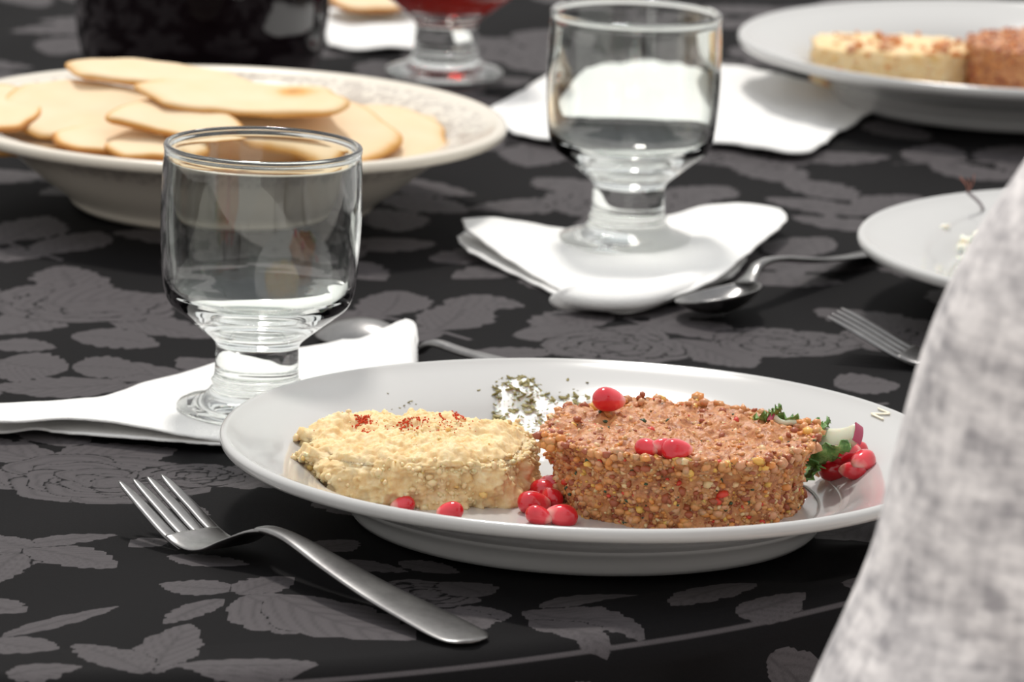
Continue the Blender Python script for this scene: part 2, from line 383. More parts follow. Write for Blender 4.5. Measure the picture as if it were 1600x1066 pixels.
    for a, b, w in (((40, 852), (185, 880), 0.014), ((25, 850), (186, 832), 0.007), ((50, 852), (-30, 830), 0.009), ((30, 860), (-20, 905), 0.010),
                    ((262, 838), (200, 850), 0.007), ((262, 862), (392, 884), 0.009), ((368, 922), (248, 908), 0.0115), ((372, 930), (460, 903), 0.010),
                    ((385, 930), (560, 985), 0.024), ((430, 930), (650, 1000), 0.022), ((350, 935), (255, 972), 0.007), ((240, 1050), (300, 970), 0.012),
                    ((228, 1050), (115, 1000), 0.012), ((-20, 990), (92, 1010), 0.014), ((0, 985), (190, 940), 0.0065), ((-30, 925), (40, 945), 0.011),
                    ((270, 1040), (500, 1035), 0.010), ((10, 1055), (130, 1040), 0.009), ((700, 960), (800, 955), 0.013), ((690, 950), (760, 985), 0.010),
                    ((760, 930), (690, 905), 0.012), ((840, 945), (1000, 930), 0.008), ((815, 950), (1012, 985), 0.013), ((830, 960), (960, 1000), 0.011),
                    ((1180, 905), (1045, 950), 0.010), ((1150, 955), (1260, 925), 0.008), ((480, 860), (560, 845), 0.010), ((510, 880), (640, 890), 0.008),
                    ((620, 875), (720, 890), 0.009), ((240, 780), (330, 800), 0.007)):
        pl_(a, b, w)
    for (x0, y0), (x1, y1), w in (((-.02, 1.84), (.03, 1.80), .018), ((.03, 1.88), (.075, 1.86), .014), ((.07, 1.90), (.10, 1.85), .015), ((.10, 1.93), (.15, 1.93), .013), ((.01, 1.80), (.06, 1.77), .018), ((.09, 1.84), (.14, 1.86), .017), ((-.12, 1.79), (-.06, 1.80), .014), ((-.06, 1.78), (-.02, 1.75), .018), ((.12, 1.98), (.17, 1.99), .012), ((-.03, 1.83), (.02, 1.76), .022), ((.04, 1.84), (.07, 1.79), .018), ((.085, 1.87), (.08, 1.80), .012), ((.12, 1.90), (.15, 1.84), .018)):
        leaf(x0, y0, x1, y1, w)
    # hand-placed leaves in the middle distance
    for a, b, w in (((690, 470), (822, 478), 0.016), ((800, 520), (968, 522), 0.018), ((730, 545), (873, 548), 0.014), ((1303, 598), (1408, 596), 0.018),
                    ((80, 470), (262, 460), 0.03), ((110, 525), (252, 535), 0.02), ((112, 570), (228, 575), 0.02), ((0, 565), (108, 575), 0.026), ((-20, 540), (90, 545), 0.014)):
        pl_(a, b, w)
    for c, r in (((960, 541), 0.030), ((1230, 530), 0.030)):
        rp = P(*c); rose(rp.x, rp.y, r)
    bend_glint = (np.abs(sd + 0.001) < 0.004) & (FX > -0.2) & (FX < 0.25) & (FY < 2.2)        # highlight on the cloth's bend, painted as a light line in the pattern
    fld = np.where(bend_glint, np.maximum(fld, (0.0010 - np.abs(sd + 0.001)) * 1000), fld)
    random.seed(7)
    verts = np.stack([GX, GY, GZ + TZ + 0.0], -1).reshape(-1, 3)
    idx = np.arange(nx * ny).reshape(ny, nx)
    keep = (sd[:-1, :-1] < 0.30)
    q = np.stack([idx[:-1, :-1], idx[:-1, 1:], idx[1:, 1:], idx[1:, :-1]], -1)[keep]
    me = bpy.data.meshes.new('tablecloth')
    me.vertices.add(len(verts)); me.vertices.foreach_set('co', verts.ravel())
    nf = len(q); me.loops.add(nf * 4); me.loops.foreach_set('vertex_index', q.ravel().astype(np.int32))
    me.polygons.add(nf); me.polygons.foreach_set('loop_start', np.arange(nf, dtype=np.int32) * 4)
    me.polygons.foreach_set('use_smooth', np.ones(nf, bool))
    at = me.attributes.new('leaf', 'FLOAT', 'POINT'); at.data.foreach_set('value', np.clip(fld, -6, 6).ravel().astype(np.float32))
    av = me.attributes.new('vein', 'FLOAT', 'POINT'); av.data.foreach_set('value', vein.ravel().astype(np.float32))
    me.update(calc_edges=True); me.validate()
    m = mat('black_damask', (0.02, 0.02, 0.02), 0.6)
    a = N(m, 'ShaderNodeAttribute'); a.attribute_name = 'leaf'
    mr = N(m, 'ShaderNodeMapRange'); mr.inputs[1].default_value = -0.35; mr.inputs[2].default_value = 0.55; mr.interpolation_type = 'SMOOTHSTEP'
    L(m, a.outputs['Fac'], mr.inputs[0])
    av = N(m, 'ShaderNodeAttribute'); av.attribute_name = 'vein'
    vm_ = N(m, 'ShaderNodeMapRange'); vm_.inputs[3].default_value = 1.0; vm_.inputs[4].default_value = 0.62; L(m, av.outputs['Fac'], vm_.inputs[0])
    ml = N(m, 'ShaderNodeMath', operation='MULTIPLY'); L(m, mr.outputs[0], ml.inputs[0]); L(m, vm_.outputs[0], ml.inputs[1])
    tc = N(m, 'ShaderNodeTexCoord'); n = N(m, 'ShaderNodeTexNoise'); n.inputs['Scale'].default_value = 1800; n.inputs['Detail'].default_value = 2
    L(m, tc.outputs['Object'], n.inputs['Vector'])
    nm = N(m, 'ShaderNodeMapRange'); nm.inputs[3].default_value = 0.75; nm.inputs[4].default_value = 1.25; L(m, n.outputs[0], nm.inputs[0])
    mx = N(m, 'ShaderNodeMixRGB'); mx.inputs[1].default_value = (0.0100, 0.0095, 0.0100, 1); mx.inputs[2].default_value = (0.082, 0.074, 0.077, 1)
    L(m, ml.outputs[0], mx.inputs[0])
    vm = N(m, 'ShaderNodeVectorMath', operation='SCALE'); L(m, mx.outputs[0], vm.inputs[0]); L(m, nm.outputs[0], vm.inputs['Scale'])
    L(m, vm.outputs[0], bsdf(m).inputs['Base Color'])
    rr = N(m, 'ShaderNodeMapRange'); rr.inputs[3].default_value = 0.75; rr.inputs[4].default_value = 0.55; L(m, mr.outputs[0], rr.inputs[0]); L(m, rr.outputs[0], bsdf(m).inputs['Roughness'])
    bsdf(m).inputs['Specular IOR Level'].default_value = 0.035
    b = N(m, 'ShaderNodeBump'); b.inputs['Strength'].default_value = 0.25; b.inputs['Distance'].default_value = 0.0004
    L(m, n.outputs[0], b.inputs['Height']); L(m, b.outputs[0], bsdf(m).inputs['Normal'])
    me.materials.append(m)
    o = link(bpy.data.objects.new('tablecloth', me))
    tag(o, 'black damask tablecloth woven with grey roses and leaves, covering the whole table', 'tablecloth')
cloth()

def table():
    t = empty('dining_table', (0, 2.9, 0), label='wooden table hidden under the black damask tablecloth', cat='table')
    ins = []
    c = np.mean(np.array(poly), 0)
    for p in poly:
        v = np.array(p) - c; ins.append(c + v * (1 - 0.030 / np.linalg.norm(v)))
    n = len(ins); vs = [(p[0], p[1] - 2.9, TZ - 0.006) for p in ins] + [(p[0], p[1] - 2.9, TZ - 0.036) for p in ins]
    mesh('table_top', vs, [tuple(range(n)), tuple(range(2 * n - 1, n - 1, -1))] + [(i, i + n, (i + 1) % n + n, (i + 1) % n) for i in range(n)], M_wood, t, smooth=False)
    for x, y in ((-0.8, 1.95), (0.35, 2.55), (0.7, 3.8), (-0.8, 3.8)):
        v, f = lathe([(0, 0), (0.022, 0), (0.034, TZ - 0.036), (0, TZ - 0.036)], 12)
        mesh('leg', v, f, M_wood, t, smooth=False, loc=(x, y - 2.9, 0))
table()

# ------------------------------------------------------------------ plates
PLATE = smoothprof([(0.0, 0.0035), (0.05, 0.0035), (0.078, 0.0035)], 5) + [(0.080, 0.0006), (0.082, 0.0), (0.0855, 0.0002)] + \
    smoothprof([(0.0870, 0.002), (0.0895, 0.0065), (0.0935, 0.0102)], 6) + [(0.0938, 0.0112), (0.0948, 0.0122)] + \
    smoothprof([(0.0955, 0.0125), (0.1050, 0.0165), (0.1180, 0.0205), (0.1300, 0.0238), (0.1340, 0.0250)], 14) + \
    smoothprof([(0.1350, 0.0262), (0.1353, 0.0280), (0.1345, 0.0294), (0.1330, 0.0299), (0.1315, 0.0292)], 9) + \
    smoothprof([(0.1290, 0.0280), (0.1150, 0.0235), (0.1050, 0.0190), (0.0975, 0.0135), (0.0920, 0.0100), (0.0860, 0.0085), (0.0800, 0.0080), (0.0, 0.0080)], 30)
INNER = [(r, z) for r, z in PLATE[-32:]][::-1]
def plate_z(r):
    return float(np.interp(r, [p[0] for p in INNER], [p[1] for p in INNER]))
def plate(px, py, label, sc=1.0):
    c = P(px, py, 0.0275 * sc); c.z = TZ + 0.0005
    v, f = lathe(PLATE, 160)
    o = mesh('dinner_plate', v, f, M_china, loc=c); o.scale = (sc,) * 3; fixnormals(o)
    return tag(o, label, 'plate'), c
front_root, PC = plate(918, 697, 'white plate in front, holding the hummus and the round bulgur patty')

def on_plate(px, py, c, lift=0.0):
    """where the sight line of a pixel meets the plate's upper surface"""
    z = 0.008
    for _ in range(30):
        p = P(px, py, z); z = 0.5 * z + 0.5 * plate_z(math.hypot(p.x - c.x, p.y - c.y))
    p = P(px, py, z); p.z += lift
    return p
def letter():
    vs, fs = [], []
    for (a, b, w) in (((1360.7, 650.6), (1380.2, 659.5), 2.6), ((1371, 642.3), (1390.3, 650.3), 2.0), ((1360.7, 650.8), (1390.3, 650.9), 2.0)):
        n = 6; k = len(vs)
        for i in range(n + 1):
            t = i / n; x, y = a[0] + (b[0] - a[0]) * t, a[1] + (b[1] - a[1]) * t
            dx, dy = b[0] - a[0], b[1] - a[1]; l = math.hypot(dx, dy); ox, oy = -dy / l * w / 2, dx / l * w / 2
            for s in (-1, 1):
                p = on_plate(x + ox * s, y + oy * s, PC, 0.0011); vs.append(p - PC)
        for i in range(n): fs.append((k + 2 * i, k + 2 * i + 1, k + 2 * i + 3, k + 2 * i + 2))
    o = mesh('letter_mark', vs, fs, M_gold, front_root)
    m = o.modifiers.new('thick', 'SOLIDIFY'); m.thickness = 0.0003; m.offset = 0
    o['label'] = 'pale gold letter N printed on the rim'
letter()
_, PR = plate(1824, 394, 'white plate at the right with leftover white cheese, half behind the grey sleeve')
_, PT = plate(1580, 76, 'white plate at the top right edge with another hummus serving', 1.06)

# ------------------------------------------------------------------ goblets
GOB = [(0.0, 0.0008), (0.020, 0.0012), (0.0285, 0.0), (0.0305, 0.0005), (0.0312, 0.0018), (0.0300, 0.0032), (0.0250, 0.0048), (0.0205, 0.0066), (0.0182, 0.0090), (0.0173, 0.0112),
       (0.0178, 0.0124), (0.0168, 0.0138), (0.0165, 0.0170), (0.0164, 0.0220), (0.0163, 0.0255), (0.0166, 0.0272), (0.0178, 0.0290), (0.0215, 0.0322), (0.0270, 0.0366), (0.0320, 0.0405), (0.0350, 0.0432),
       (0.0366, 0.0465), (0.0376, 0.0510), (0.0384, 0.0580), (0.0390, 0.0680), (0.0392, 0.0780), (0.0391, 0.0880), (0.0388, 0.0970), (0.0384, 0.1030), (0.0386, 0.1042), (0.0388, 0.1052), (0.0384, 0.1062), (0.0374, 0.1066), (0.0366, 0.1060), (0.0364, 0.1048),
       (0.0366, 0.1020), (0.0372, 0.0880), (0.0373, 0.0780), (0.0371, 0.0680), (0.0364, 0.0580), (0.0354, 0.0510), (0.0336, 0.0470), (0.0300, 0.0438), (0.0230, 0.0395), (0.0180, 0.0372), (0.0145, 0.0362), (0.0090, 0.0352), (0.0, 0.0348)]
def densify(p, k=3):
    return smoothprof(p, (len(p) - 1) * k + 1)
def goblet(px, py, label, h=0.106, base=None):
    c = base if base else P(px, py, h); c.z = TZ + 0.0028
    r = empty('stemmed_glass', c, label=label, cat='glass')
    G = densify(GOB, 2)
    v, f = lathe(G, 128)
    fixnormals(mesh('goblet_bowl_and_stem', v, f, M_glass, r))
    return r
g1 = goblet(411, 238, 'empty stemmed glass in front, standing beside the plate on the wide white napkin')
g2 = goblet(994, 28, 'empty stemmed glass standing on the folded white napkin in the middle')
g3 = goblet(0, 0, 'glass holding red drink at the top edge, standing behind the bread bowl', base=P(694, 124, 0.0))
v, f = lathe([(0.0, 0.0345), (0.0145, 0.0359), (0.0231, 0.0392), (0.0301, 0.0435), (0.0338, 0.0467), (0.0357, 0.0510), (0.0367, 0.0580), (0.0373, 0.0700), (0.0375, 0.0800), (0.0, 0.0800)], 64)
fixnormals(mesh('red_drink', v, f, M_wine, g3))

# ------------------------------------------------------------------ jug
def jug():
    c = P(313, 128, 0.0); c.z = TZ
    r = empty('wine_jug', c, label='black-looking jug of dark red wine behind the bread bowl', cat='jug')
    pr_ = smoothprof([(0.0, 0.001), (0.045, 0.001), (0.0535, 0.0025), (0.0600, 0.0100), (0.0645, 0.0240), (0.0660, 0.0420), (0.0655, 0.0700), (0.0600, 0.1000), (0.0480, 0.1250), (0.0370, 0.1420), (0.0330, 0.1550), (0.0345, 0.1700), (0.0390, 0.1820)], 60)
    pr_ += [(0.0385, 0.1830), (0.0372, 0.1822), (0.0325, 0.1700), (0.0312, 0.1550), (0.034, 0.1420), (0.0, 0.1400)]
    v, f = lathe(pr_, 96); fixnormals(mesh('jug_body', v, f, M_dark_glass, r))
    pts = catmull([(0.034, 0, 0.160), (0.062, 0, 0.172), (0.092, 0, 0.150), (0.092, 0, 0.105), (0.062, 0, 0.080)], 24)
    vs, fs = [], []; n = 12
    for i, p in enumerate(pts):
        t = (pts[min(i + 1, 23)] - pts[max(i - 1, 0)]); t /= np.linalg.norm(t); s = np.array([0, 1.0, 0]); u = np.cross(t, s)
        for k in range(n):
            a = 2 * pi * k / n; vs.append(p + s * cos(a) * 0.007 + u * sin(a) * 0.005)
    for i in range(23):
        for k in range(n): fs.append((i * n + k, i * n + (k + 1) % n, (i + 1) * n + (k + 1) % n, (i + 1) * n + k))
    h = mesh('jug_handle', vs, fs, M_dark_glass, r); h.rotation_euler = (0, 0, radians(70))
jug()

# ------------------------------------------------------------------ bread bowl and flatbreads
BC = P(350, 190, 0.04); BC.z = TZ + 0.0005
BOWL = smoothprof([(0.0, 0.003), (0.05, 0.003), (0.063, 0.003)], 4) + [(0.0645, 0.0005), (0.0675, 0.0)] + \
    smoothprof([(0.0700, 0.002), (0.0730, 0.006), (0.0860, 0.0155), (0.1000, 0.0270), (0.1130, 0.0345), (0.1250, 0.0375), (0.1285, 0.0380)], 20) + \
    smoothprof([(0.1305, 0.0390), (0.1312, 0.0412), (0.1300, 0.0432), (0.1270, 0.0436), (0.1245, 0.0428)], 8) + \
    smoothprof([(0.1220, 0.0418), (0.1100, 0.0390), (0.0980, 0.0320), (0.0850, 0.0215), (0.0720, 0.0120), (0.0600, 0.0085), (0.0, 0.0080)], 24)
v, f = lathe(BOWL, 144)
o = fixnormals(mesh('bread_bowl', v, f, M_cream_china, loc=BC)); tag(o, 'wide cream bowl with a faded printed rim, heaped with flatbread', 'bowl')

def bread(px, py, h, rx, ry, yaw, tx, ty, cut, toast, label, th=0.0042, bend=0.0, name='flatbread_piece', group='flatbread pieces in the bowl', patch=None):
    """half-moon to oval slab; cut is the flat side, as a fraction of ry (1 = none)"""
    rings, seg = 10, 56; vs = []; tv = []; fs = []
    sd = random.uniform(0, 50)
    def outl(a):
        x, y = cos(a), sin(a)
        p = 1.9; k = (abs(x) ** p + abs(y) ** p) ** (-1 / p)
        x *= k * rx; y *= k * ry
        y = max(y, -ry * cut)
        w = 1 + 0.16 * noise.noise(Vector((cos(a) * 1.5 + sd, sin(a) * 1.5, 0)))
        return x * w, y * w
    def zz(x, y, side, t):
        n = 0.0009 * noise.noise(Vector((x * 60 + sd, y * 60, side * 3)))
        e_ = sqrt(max(0.0, 1 - t ** 9)) * 0.8 + 0.2
        return bend * (x / rx) ** 2 * rx + side * th / 2 * e_ + n
    for side in (1, -1):
        base = len(vs); vs.append((0, 0, zz(0, 0, side, 0))); tv.append(0.0)
        for r in range(1, rings + 1):
            t = (r / rings) ** 0.8
            for s in range(seg):
                x, y = outl(2 * pi * s / seg); x *= t; y *= t
                vs.append((x, y, zz(x, y, side, t)))
                q = toast * max(0, (t - 0.8) / 0.2) ** 1.5 + (0.18 if side < 0 else 0)
                if patch: q += max(0, 1 - math.hypot((x / rx - patch[0]) / 0.3, (y / ry - patch[1]) / 0.45)) * 0.7
                tv.append(q)
        for s in range(seg):
            a, b = base + 1 + s, base + 1 + (s + 1) % seg
            fs.append((base, a, b) if side > 0 else (base, b, a))
            for r in range(rings - 1):
                A, B = base + 1 + r * seg + s, base + 1 + r * seg + (s + 1) % seg
                fs.append((A, A + seg, B + seg, B) if side > 0 else (A, B, B + seg, A + seg))
    t0, b0 = 1 + (rings - 1) * seg, 1 + rings * seg + 1 + (rings - 1) * seg
    for s in range(seg):
        fs.append((t0 + s, b0 + s, b0 + (s + 1) % seg, t0 + (s + 1) % seg))
    c = P(px, py, h)
    o = mesh(name, vs, fs, M_bread, loc=c)
    at = o.data.attributes.new('toast', 'FLOAT', 'POINT'); at.data.foreach_set('value', np.array(tv, np.float32))
    o.rotation_euler = (Matrix.Rotation(radians(yaw), 4, 'Z')).to_euler()
    o.rotation_euler = (Matrix.Rotation(radians(tx), 4, 'X') @ Matrix.Rotation(radians(ty), 4, 'Y') @ Matrix.Rotation(radians(yaw), 4, 'Z')).to_euler()
    tag(o, label, 'flatbread', group)
    return o
# px, py, h, rx, ry, yaw, tilt x, tilt y, cut, toast, label
for b in (
    (330, 222, 0.028, 0.062, 0.052, 10, 2, 0, 1.0, 0.5, 'large flatbread piece at the bottom of the heap, behind the front glass rim'),
    (110, 226, 0.027, 0.046, 0.046, 0, 0, 3, 1.0, 0.7, 'flatbread piece lying lowest at the left of the bowl, under the broad one'),
    (676, 205, 0.034, 0.020, 0.026, -30, 4, 7, 0.7, 0.3, 'small flatbread sliver against the printed rim at the right'),
    (640, 214, 0.034, 0.030, 0.040, -25, 6, 7, 0.8, 0.5, 'pale flatbread slice at the right end of the fan in the bowl'),
    (585, 212, 0.038, 0.036, 0.042, -12, 9, 6, 0.9, 0.5, 'pale flatbread slice second from the right end of the fan'),
    (488, 205, 0.043, 0.042, 0.040, -8, 12, 5, 0.8, 0.5, 'broad pale flatbread slice right of the middle of the heap'),
    (30, 222, 0.036, 0.030, 0.024, 12, 3, -3, 0.9, 0.5, 'flatbread piece at the front left edge of the bowl'),
    (175, 222, 0.041, 0.028, 0.020, 8, 8, 5, 0.8, 0.8, 'small brown-edged flatbread piece in front, left of the front glass'),
    (238, 233, 0.041, 0.020, 0.018, 0, 6, 0, 0.8, 0.6, 'smallest flatbread piece, just left of the front glass rim'),
    (132, 176, 0.048, 0.038, 0.036, 4, 14, 2, 0.85, 0.45, 'broad smooth flatbread piece at the left of the heap'),
    (-4, 172, 0.048, 0.022, 0.034, 10, 10, -4, 0.9, 1.0, 'toasted brown flatbread piece cut by the left edge of the photo'),
    (272, 194, 0.050, 0.029, 0.032, -20, 12, 4, 0.4, 0.6, 'brown-edged flatbread triangle in the centre of the heap'),
    (265, 126, 0.058, 0.050, 0.030, -3, 4, 5, 0.5, 0.4, 'long flatbread piece on top of the heap at the back'),
):
    bread(*b)
bread(378, 161, 0.055, 0.049, 0.030, 8, 6, 3, 0.6, 0.4, 'curved flatbread piece with an orange-brown toasted patch, centre of the heap', bend=0.10, patch=(0.5, 0.35))
bread(578, 3, 0.012, 0.024, 0.03, 0, 2, 2, 0.9, 1.0, 'flatbread piece on the cloth at the top edge, behind the small napkin', group='flatbread beyond the napkin')

# ------------------------------------------------------------------ napkins
def sheet(name, pairs, parent=None, nu=90, nv=24, th=0.0009, wob=0.0006, sag=0.0, sd=0.0, m=None, origin=None, fold=0.0):
    bk = catmull([tuple(P(*p[0])) for p in pairs], nu); fr = catmull([tuple(P(*p[1])) for p in pairs], nu)
    o3 = np.array(origin) if origin is not None else np.zeros(3)
    vs, fs = [], []
    for i in range(nu):
        for j in range(nv):
            t = j / (nv - 1); p = bk[i] * (1 - t) + fr[i] * t
            w = noise.noise(Vector((p[0] * 22 + sd, p[1] * 22, sd))) * wob * 2 + noise.noise(Vector((p[0] * 70 + sd, p[1] * 70, sd))) * wob
            z = p[2] + w - sag * 4 * t * (1 - t) + fold * math.exp(-((t - 0.45 - 0.1 * sin(i * 0.08)) / 0.07) ** 2)
            z = max(z, TZ + 0.0012 + sd * 0.0)
            e_ = 0.0007 * noise.noise(Vector((i * 0.35, j * 0.1 + sd, 3)))
            vs.append((p[0] + e_ - o3[0], p[1] + e_ - o3[1], z - o3[2]))
    for i in range(nu - 1):
        for j in range(nv - 1): fs.append((i * nv + j, (i + 1) * nv + j, (i + 1) * nv + j + 1, i * nv + j + 1))
    o = mesh(name, vs, fs, m or M_napkin, parent)
    fixnormals(o)
    s = o.modifiers.new('thick', 'SOLIDIFY'); s.thickness = th; s.offset = 0
    return o
def napkin1():
    c = P(330, 630); c.z = TZ
    r = empty('paper_napkin', c, label='wide white paper napkin spread under the front glass', cat='napkin')
    a, b, h = 0.0022, 0.0016, 0.0022
    top = [((-80, 640, .006), (-80, 655, .007)), ((0, 632, .005), (0, 660, .007)), ((110, 627, .004), (110, 655, .007)), ((165, 618, .003), (200, 664, .006)), ((230, 598, .003), (280, 680, .004)), ((338, 570, .0025), (345, 689, .0025)),
           ((400, 556, .0022), (420, 690, .0022)), ((468, 545, .003), (500, 665, .0022)), ((545, 528, .005), (570, 645, .0025)), ((590, 516, .009), (625, 605, .003)), ((632, 500, .013), (645, 580, .003)), ((646, 506, .012), (650, 568, .003))]
    sheet('napkin_top_layer', top, r, origin=c, wob=0.0005)
    low = [((-80, 645, .001), (-80, 674, .0015)), ((0, 640, .001), (0, 675, .0015)), ((55, 634, .001), (55, 669, .0022)), ((110, 632, .001), (110, 678, .001)), ((165, 625, .001), (200, 685, .001)), ((230, 610, .001), (280, 691, .001)), ((338, 590, .001), (345, 696, .001)),
           ((400, 570, .001), (400, 697, .001))]
    sheet('napkin_lower_layer', low, r, origin=c, sd=4.0, wob=0.0005)
    side = [((632, 501, .012), (632, 530, .001)), ((648, 507, .012), (644, 560, .001)), ((652, 545, .006), (650, 570, .001))]
    sheet('napkin_folded_corner', side, r, origin=c, sd=7.0, nu=24, nv=10)
napkin1()
def napkin2():
    c = P(960, 420); c.z = TZ
    r = empty('paper_napkin', c, label='folded white napkin with curled corners under the middle glass', cat='napkin')
    top = [((722, 343, .012), (730, 360, .010)), ((770, 341, .012), (800, 410, .005)), ((850, 354, .006), (870, 450, .003)), ((920, 357, .0025), (925, 468, .004)), ((990, 352, .0022), (990, 478, .006)),
           ((1050, 336, .003), (1060, 462, .006)), ((1100, 322, .008), (1120, 436, .007)), ((1160, 318, .010), (1165, 400, .007)), ((1212, 326, .009), (1205, 368, .007)), ((1229, 340, .008), (1228, 348, .007))]
    sheet('napkin_top_layer', top, r, origin=c, sd=2.0, wob=0.0007)
    low = [((716, 368, .006), (718, 380, .003)), ((735, 362, .004), (740, 398, .002)), ((800, 380, .001), (800, 428, .001)), ((870, 400, .001), (870, 462, .001)), ((925, 420, .001), (930, 483, .001)), ((990, 430, .001), (990, 489, .001)),
           ((1060, 420, .001), (1060, 466, .001)), ((1130, 390, .001), (1140, 434, .001)), ((1165, 380, .001), (1165, 408, .001))]
    sheet('napkin_lower_layer', low, r, origin=c, sd=5.0)
    # rolled corner, open towards the viewer's left
    cen = catmull([tuple(P(925, 462, .006)), tuple(P(985, 464, .007)), tuple(P(1050, 448, .006)), tuple(P(1120, 425, .004))], 24)
    vs, fs = [], []; n = 28
    for i, p in enumerate(cen):
        t = cen[min(i + 1, 23)] - cen[max(i - 1, 0)]; t /= np.linalg.norm(t); s = np.cross(t, [0, 0, 1.0]); s /= np.linalg.norm(s)
        k = 1 - 0.6 * (i / 23)
        for q in range(n):
            a = 2 * pi * q / n
            sh = np.array(t) * (0.012 * cos(a) * (1 - i / 23))
            v = p + s * cos(a) * 0.014 * k + np.array([0, 0, 1.0]) * sin(a) * 0.0058 * k - sh * 1.2
            vs.append(v - np.array(c))
    for i in range(23):
        for q in range(n): fs.append((i * n + q, i * n + (q + 1) % n, (i + 1) * n + (q + 1) % n, (i + 1) * n + q))
    o = mesh('napkin_rolled_corner', vs, fs, M_napkin, r); s = o.modifiers.new('thick', 'SOLIDIFY'); s.thickness = 0.0008
napkin2()
def napkin3():
    c = P(1060, 160); c.z = TZ
    prs = [((758, 176, .003), (775, 190, .002)), ((800, 152, .003), (805, 207, .002)), ((850, 122, .003), (850, 217, .002)), ((900, 100, .003), (930, 222, .002)), ((990, 92, .003), (1000, 224, .003)), ((1080, 94, .003), (1120, 225, .003)),
           ((1130, 98, .003), (1180, 230, .004)), ((1180, 108, .002), (1262, 237, .003)), ((1270, 128, .0015), (1320, 200, .002)), ((1340, 158, .0015), (1372, 172, .001))]
    o = sheet('paper_napkin', prs, None, origin=c, sd=9.0, wob=0.0012); o.location = c
    tag(o, 'white napkin lying flat between the middle glass and the top right plate', 'napkin')
napkin3()
def napkin4():
    c = P(580, 45); c.z = TZ
    prs = [((510, 12, .004), (512, 70, .002)), ((560, 12, .004), (560, 78, .003)), ((610, 20, .004), (610, 74, .004)), ((650, 28, .003), (652, 77, .002))]
    o = sheet('paper_napkin', prs, None, origin=c, sd=12.0, nu=30); o.location = c
    tag(o, 'small white napkin at the top edge, left of the red drink', 'napkin')
napkin4()

# ------------------------------------------------------------------ cutlery
def ribbon(name, st, parent, m=M_steel, n=14, sub=40, crown=0.0):
    """st: list of (x, y, z, half width, half thickness); cross section across y"""
    pts = catmull(st, sub); vs, fs = [], []
    for i, p in enumerate(pts):
        a, b = pts[max(i - 1, 0)], pts[min(i + 1, sub - 1)]
        t = np.array([b[0] - a[0], b[1] - a[1], b[2] - a[2]]); t /= np.linalg.norm(t)
        s = np.cross([0, 0, 1.0], t); s /= np.linalg.norm(s); u = np.cross(t, s)
        w, h = max(p[3], 0.0002), max(p[4], 0.0002)
        for k in range(n):
            q = 2 * pi * k / n; c_, s_ = cos(q), sin(q)
            cx = math.copysign(abs(c_) ** 0.55, c_) * w; cz = math.copysign(abs(s_) ** 0.8, s_) * h
            cz += crown * (1 - (cx / w) ** 2) * h
            vs.append(p[:3] + s * cx + u * cz)
    for i in range(sub - 1):
        for k in range(n): fs.append((i * n + k, i * n + (k + 1) % n, (i + 1) * n + (k + 1) % n, (i + 1) * n + k))
    fs.append(tuple(range(n - 1, -1, -1))); fs.append(tuple((sub - 1) * n + k for k in range(n)))
    return fixnormals(mesh(name, vs, fs, m, parent))
def place_axis(r, a, b):
    """put a thing's local x axis from a towards b"""
    r.location = (a.x, a.y, TZ + 0.0006); r.rotation_euler = (0, 0, math.atan2(b.y - a.y, b.x - a.x))
def fork(a, b, label, name='table_fork'):
    r = empty(name, (0, 0, 0), label=label, cat='fork', group=None); place_axis(r, a, b)
    # x = 0 at the tine tips, handle end at x = 0.192
    ribbon('handle', [(0.0735, 0, 0.0136, 0.0040, 0.0011), (0.080, 0, 0.0143, 0.0037, 0.0013), (0.092, 0, 0.0138, 0.0044, 0.0012), (0.115, 0, 0.0100, 0.0066, 0.0011), (0.140, 0, 0.0062, 0.0084, 0.0010), (0.165, 0, 0.0035, 0.0100, 0.0009),
                      (0.184, 0, 0.0016, 0.0104, 0.0008), (0.191, 0, 0.0011, 0.0078, 0.0008), (0.1935, 0, 0.0010, 0.0020, 0.0007)], r, sub=60, crown=0.1, n=22)
    ribbon('head', [(0.0770, 0, 0.0141, 0.0036, 0.0011), (0.070, 0, 0.0122, 0.0060, 0.0009), (0.0625, 0, 0.0082, 0.0102, 0.0008), (0.054, 0, 0.0036, 0.0120, 0.0008), (0.046, 0, 0.0016, 0.0124, 0.0008), (0.0380, 0, 0.0020, 0.0124, 0.0008), (0.0320, 0, 0.0036, 0.0122, 0.0008)], r, sub=40)
    for k in range(4):
        y = (k - 1.5) * 0.0064; y1 = (k - 1.5) * 0.0063
        ribbon('tine', [(0.0400, y, 0.0004, 0.0020, 0.0004), (0.0335, y, 0.0026, 0.0028, 0.0007), (0.0275, y, 0.0050, 0.0029, 0.0007), (0.020, y, 0.0083, 0.0027, 0.0007), (0.011, y1, 0.0122, 0.0023, 0.0006), (0.004, y1, 0.0150, 0.0016, 0.0006), (0.0, y1, 0.0166, 0.0004, 0.0003)], r, sub=22, n=10)
    return r
a0, b0 = P(219, 752, .016), P(722, 998, .001)
fork(a0, b0, 'steel fork lying on the cloth in front of the plate, tines up')
a1 = P(1303, 496, .015); b1 = P(1428, 562, .001)
fork(a1, b1, 'steel fork at the right, its tines reaching out from behind the grey sleeve')
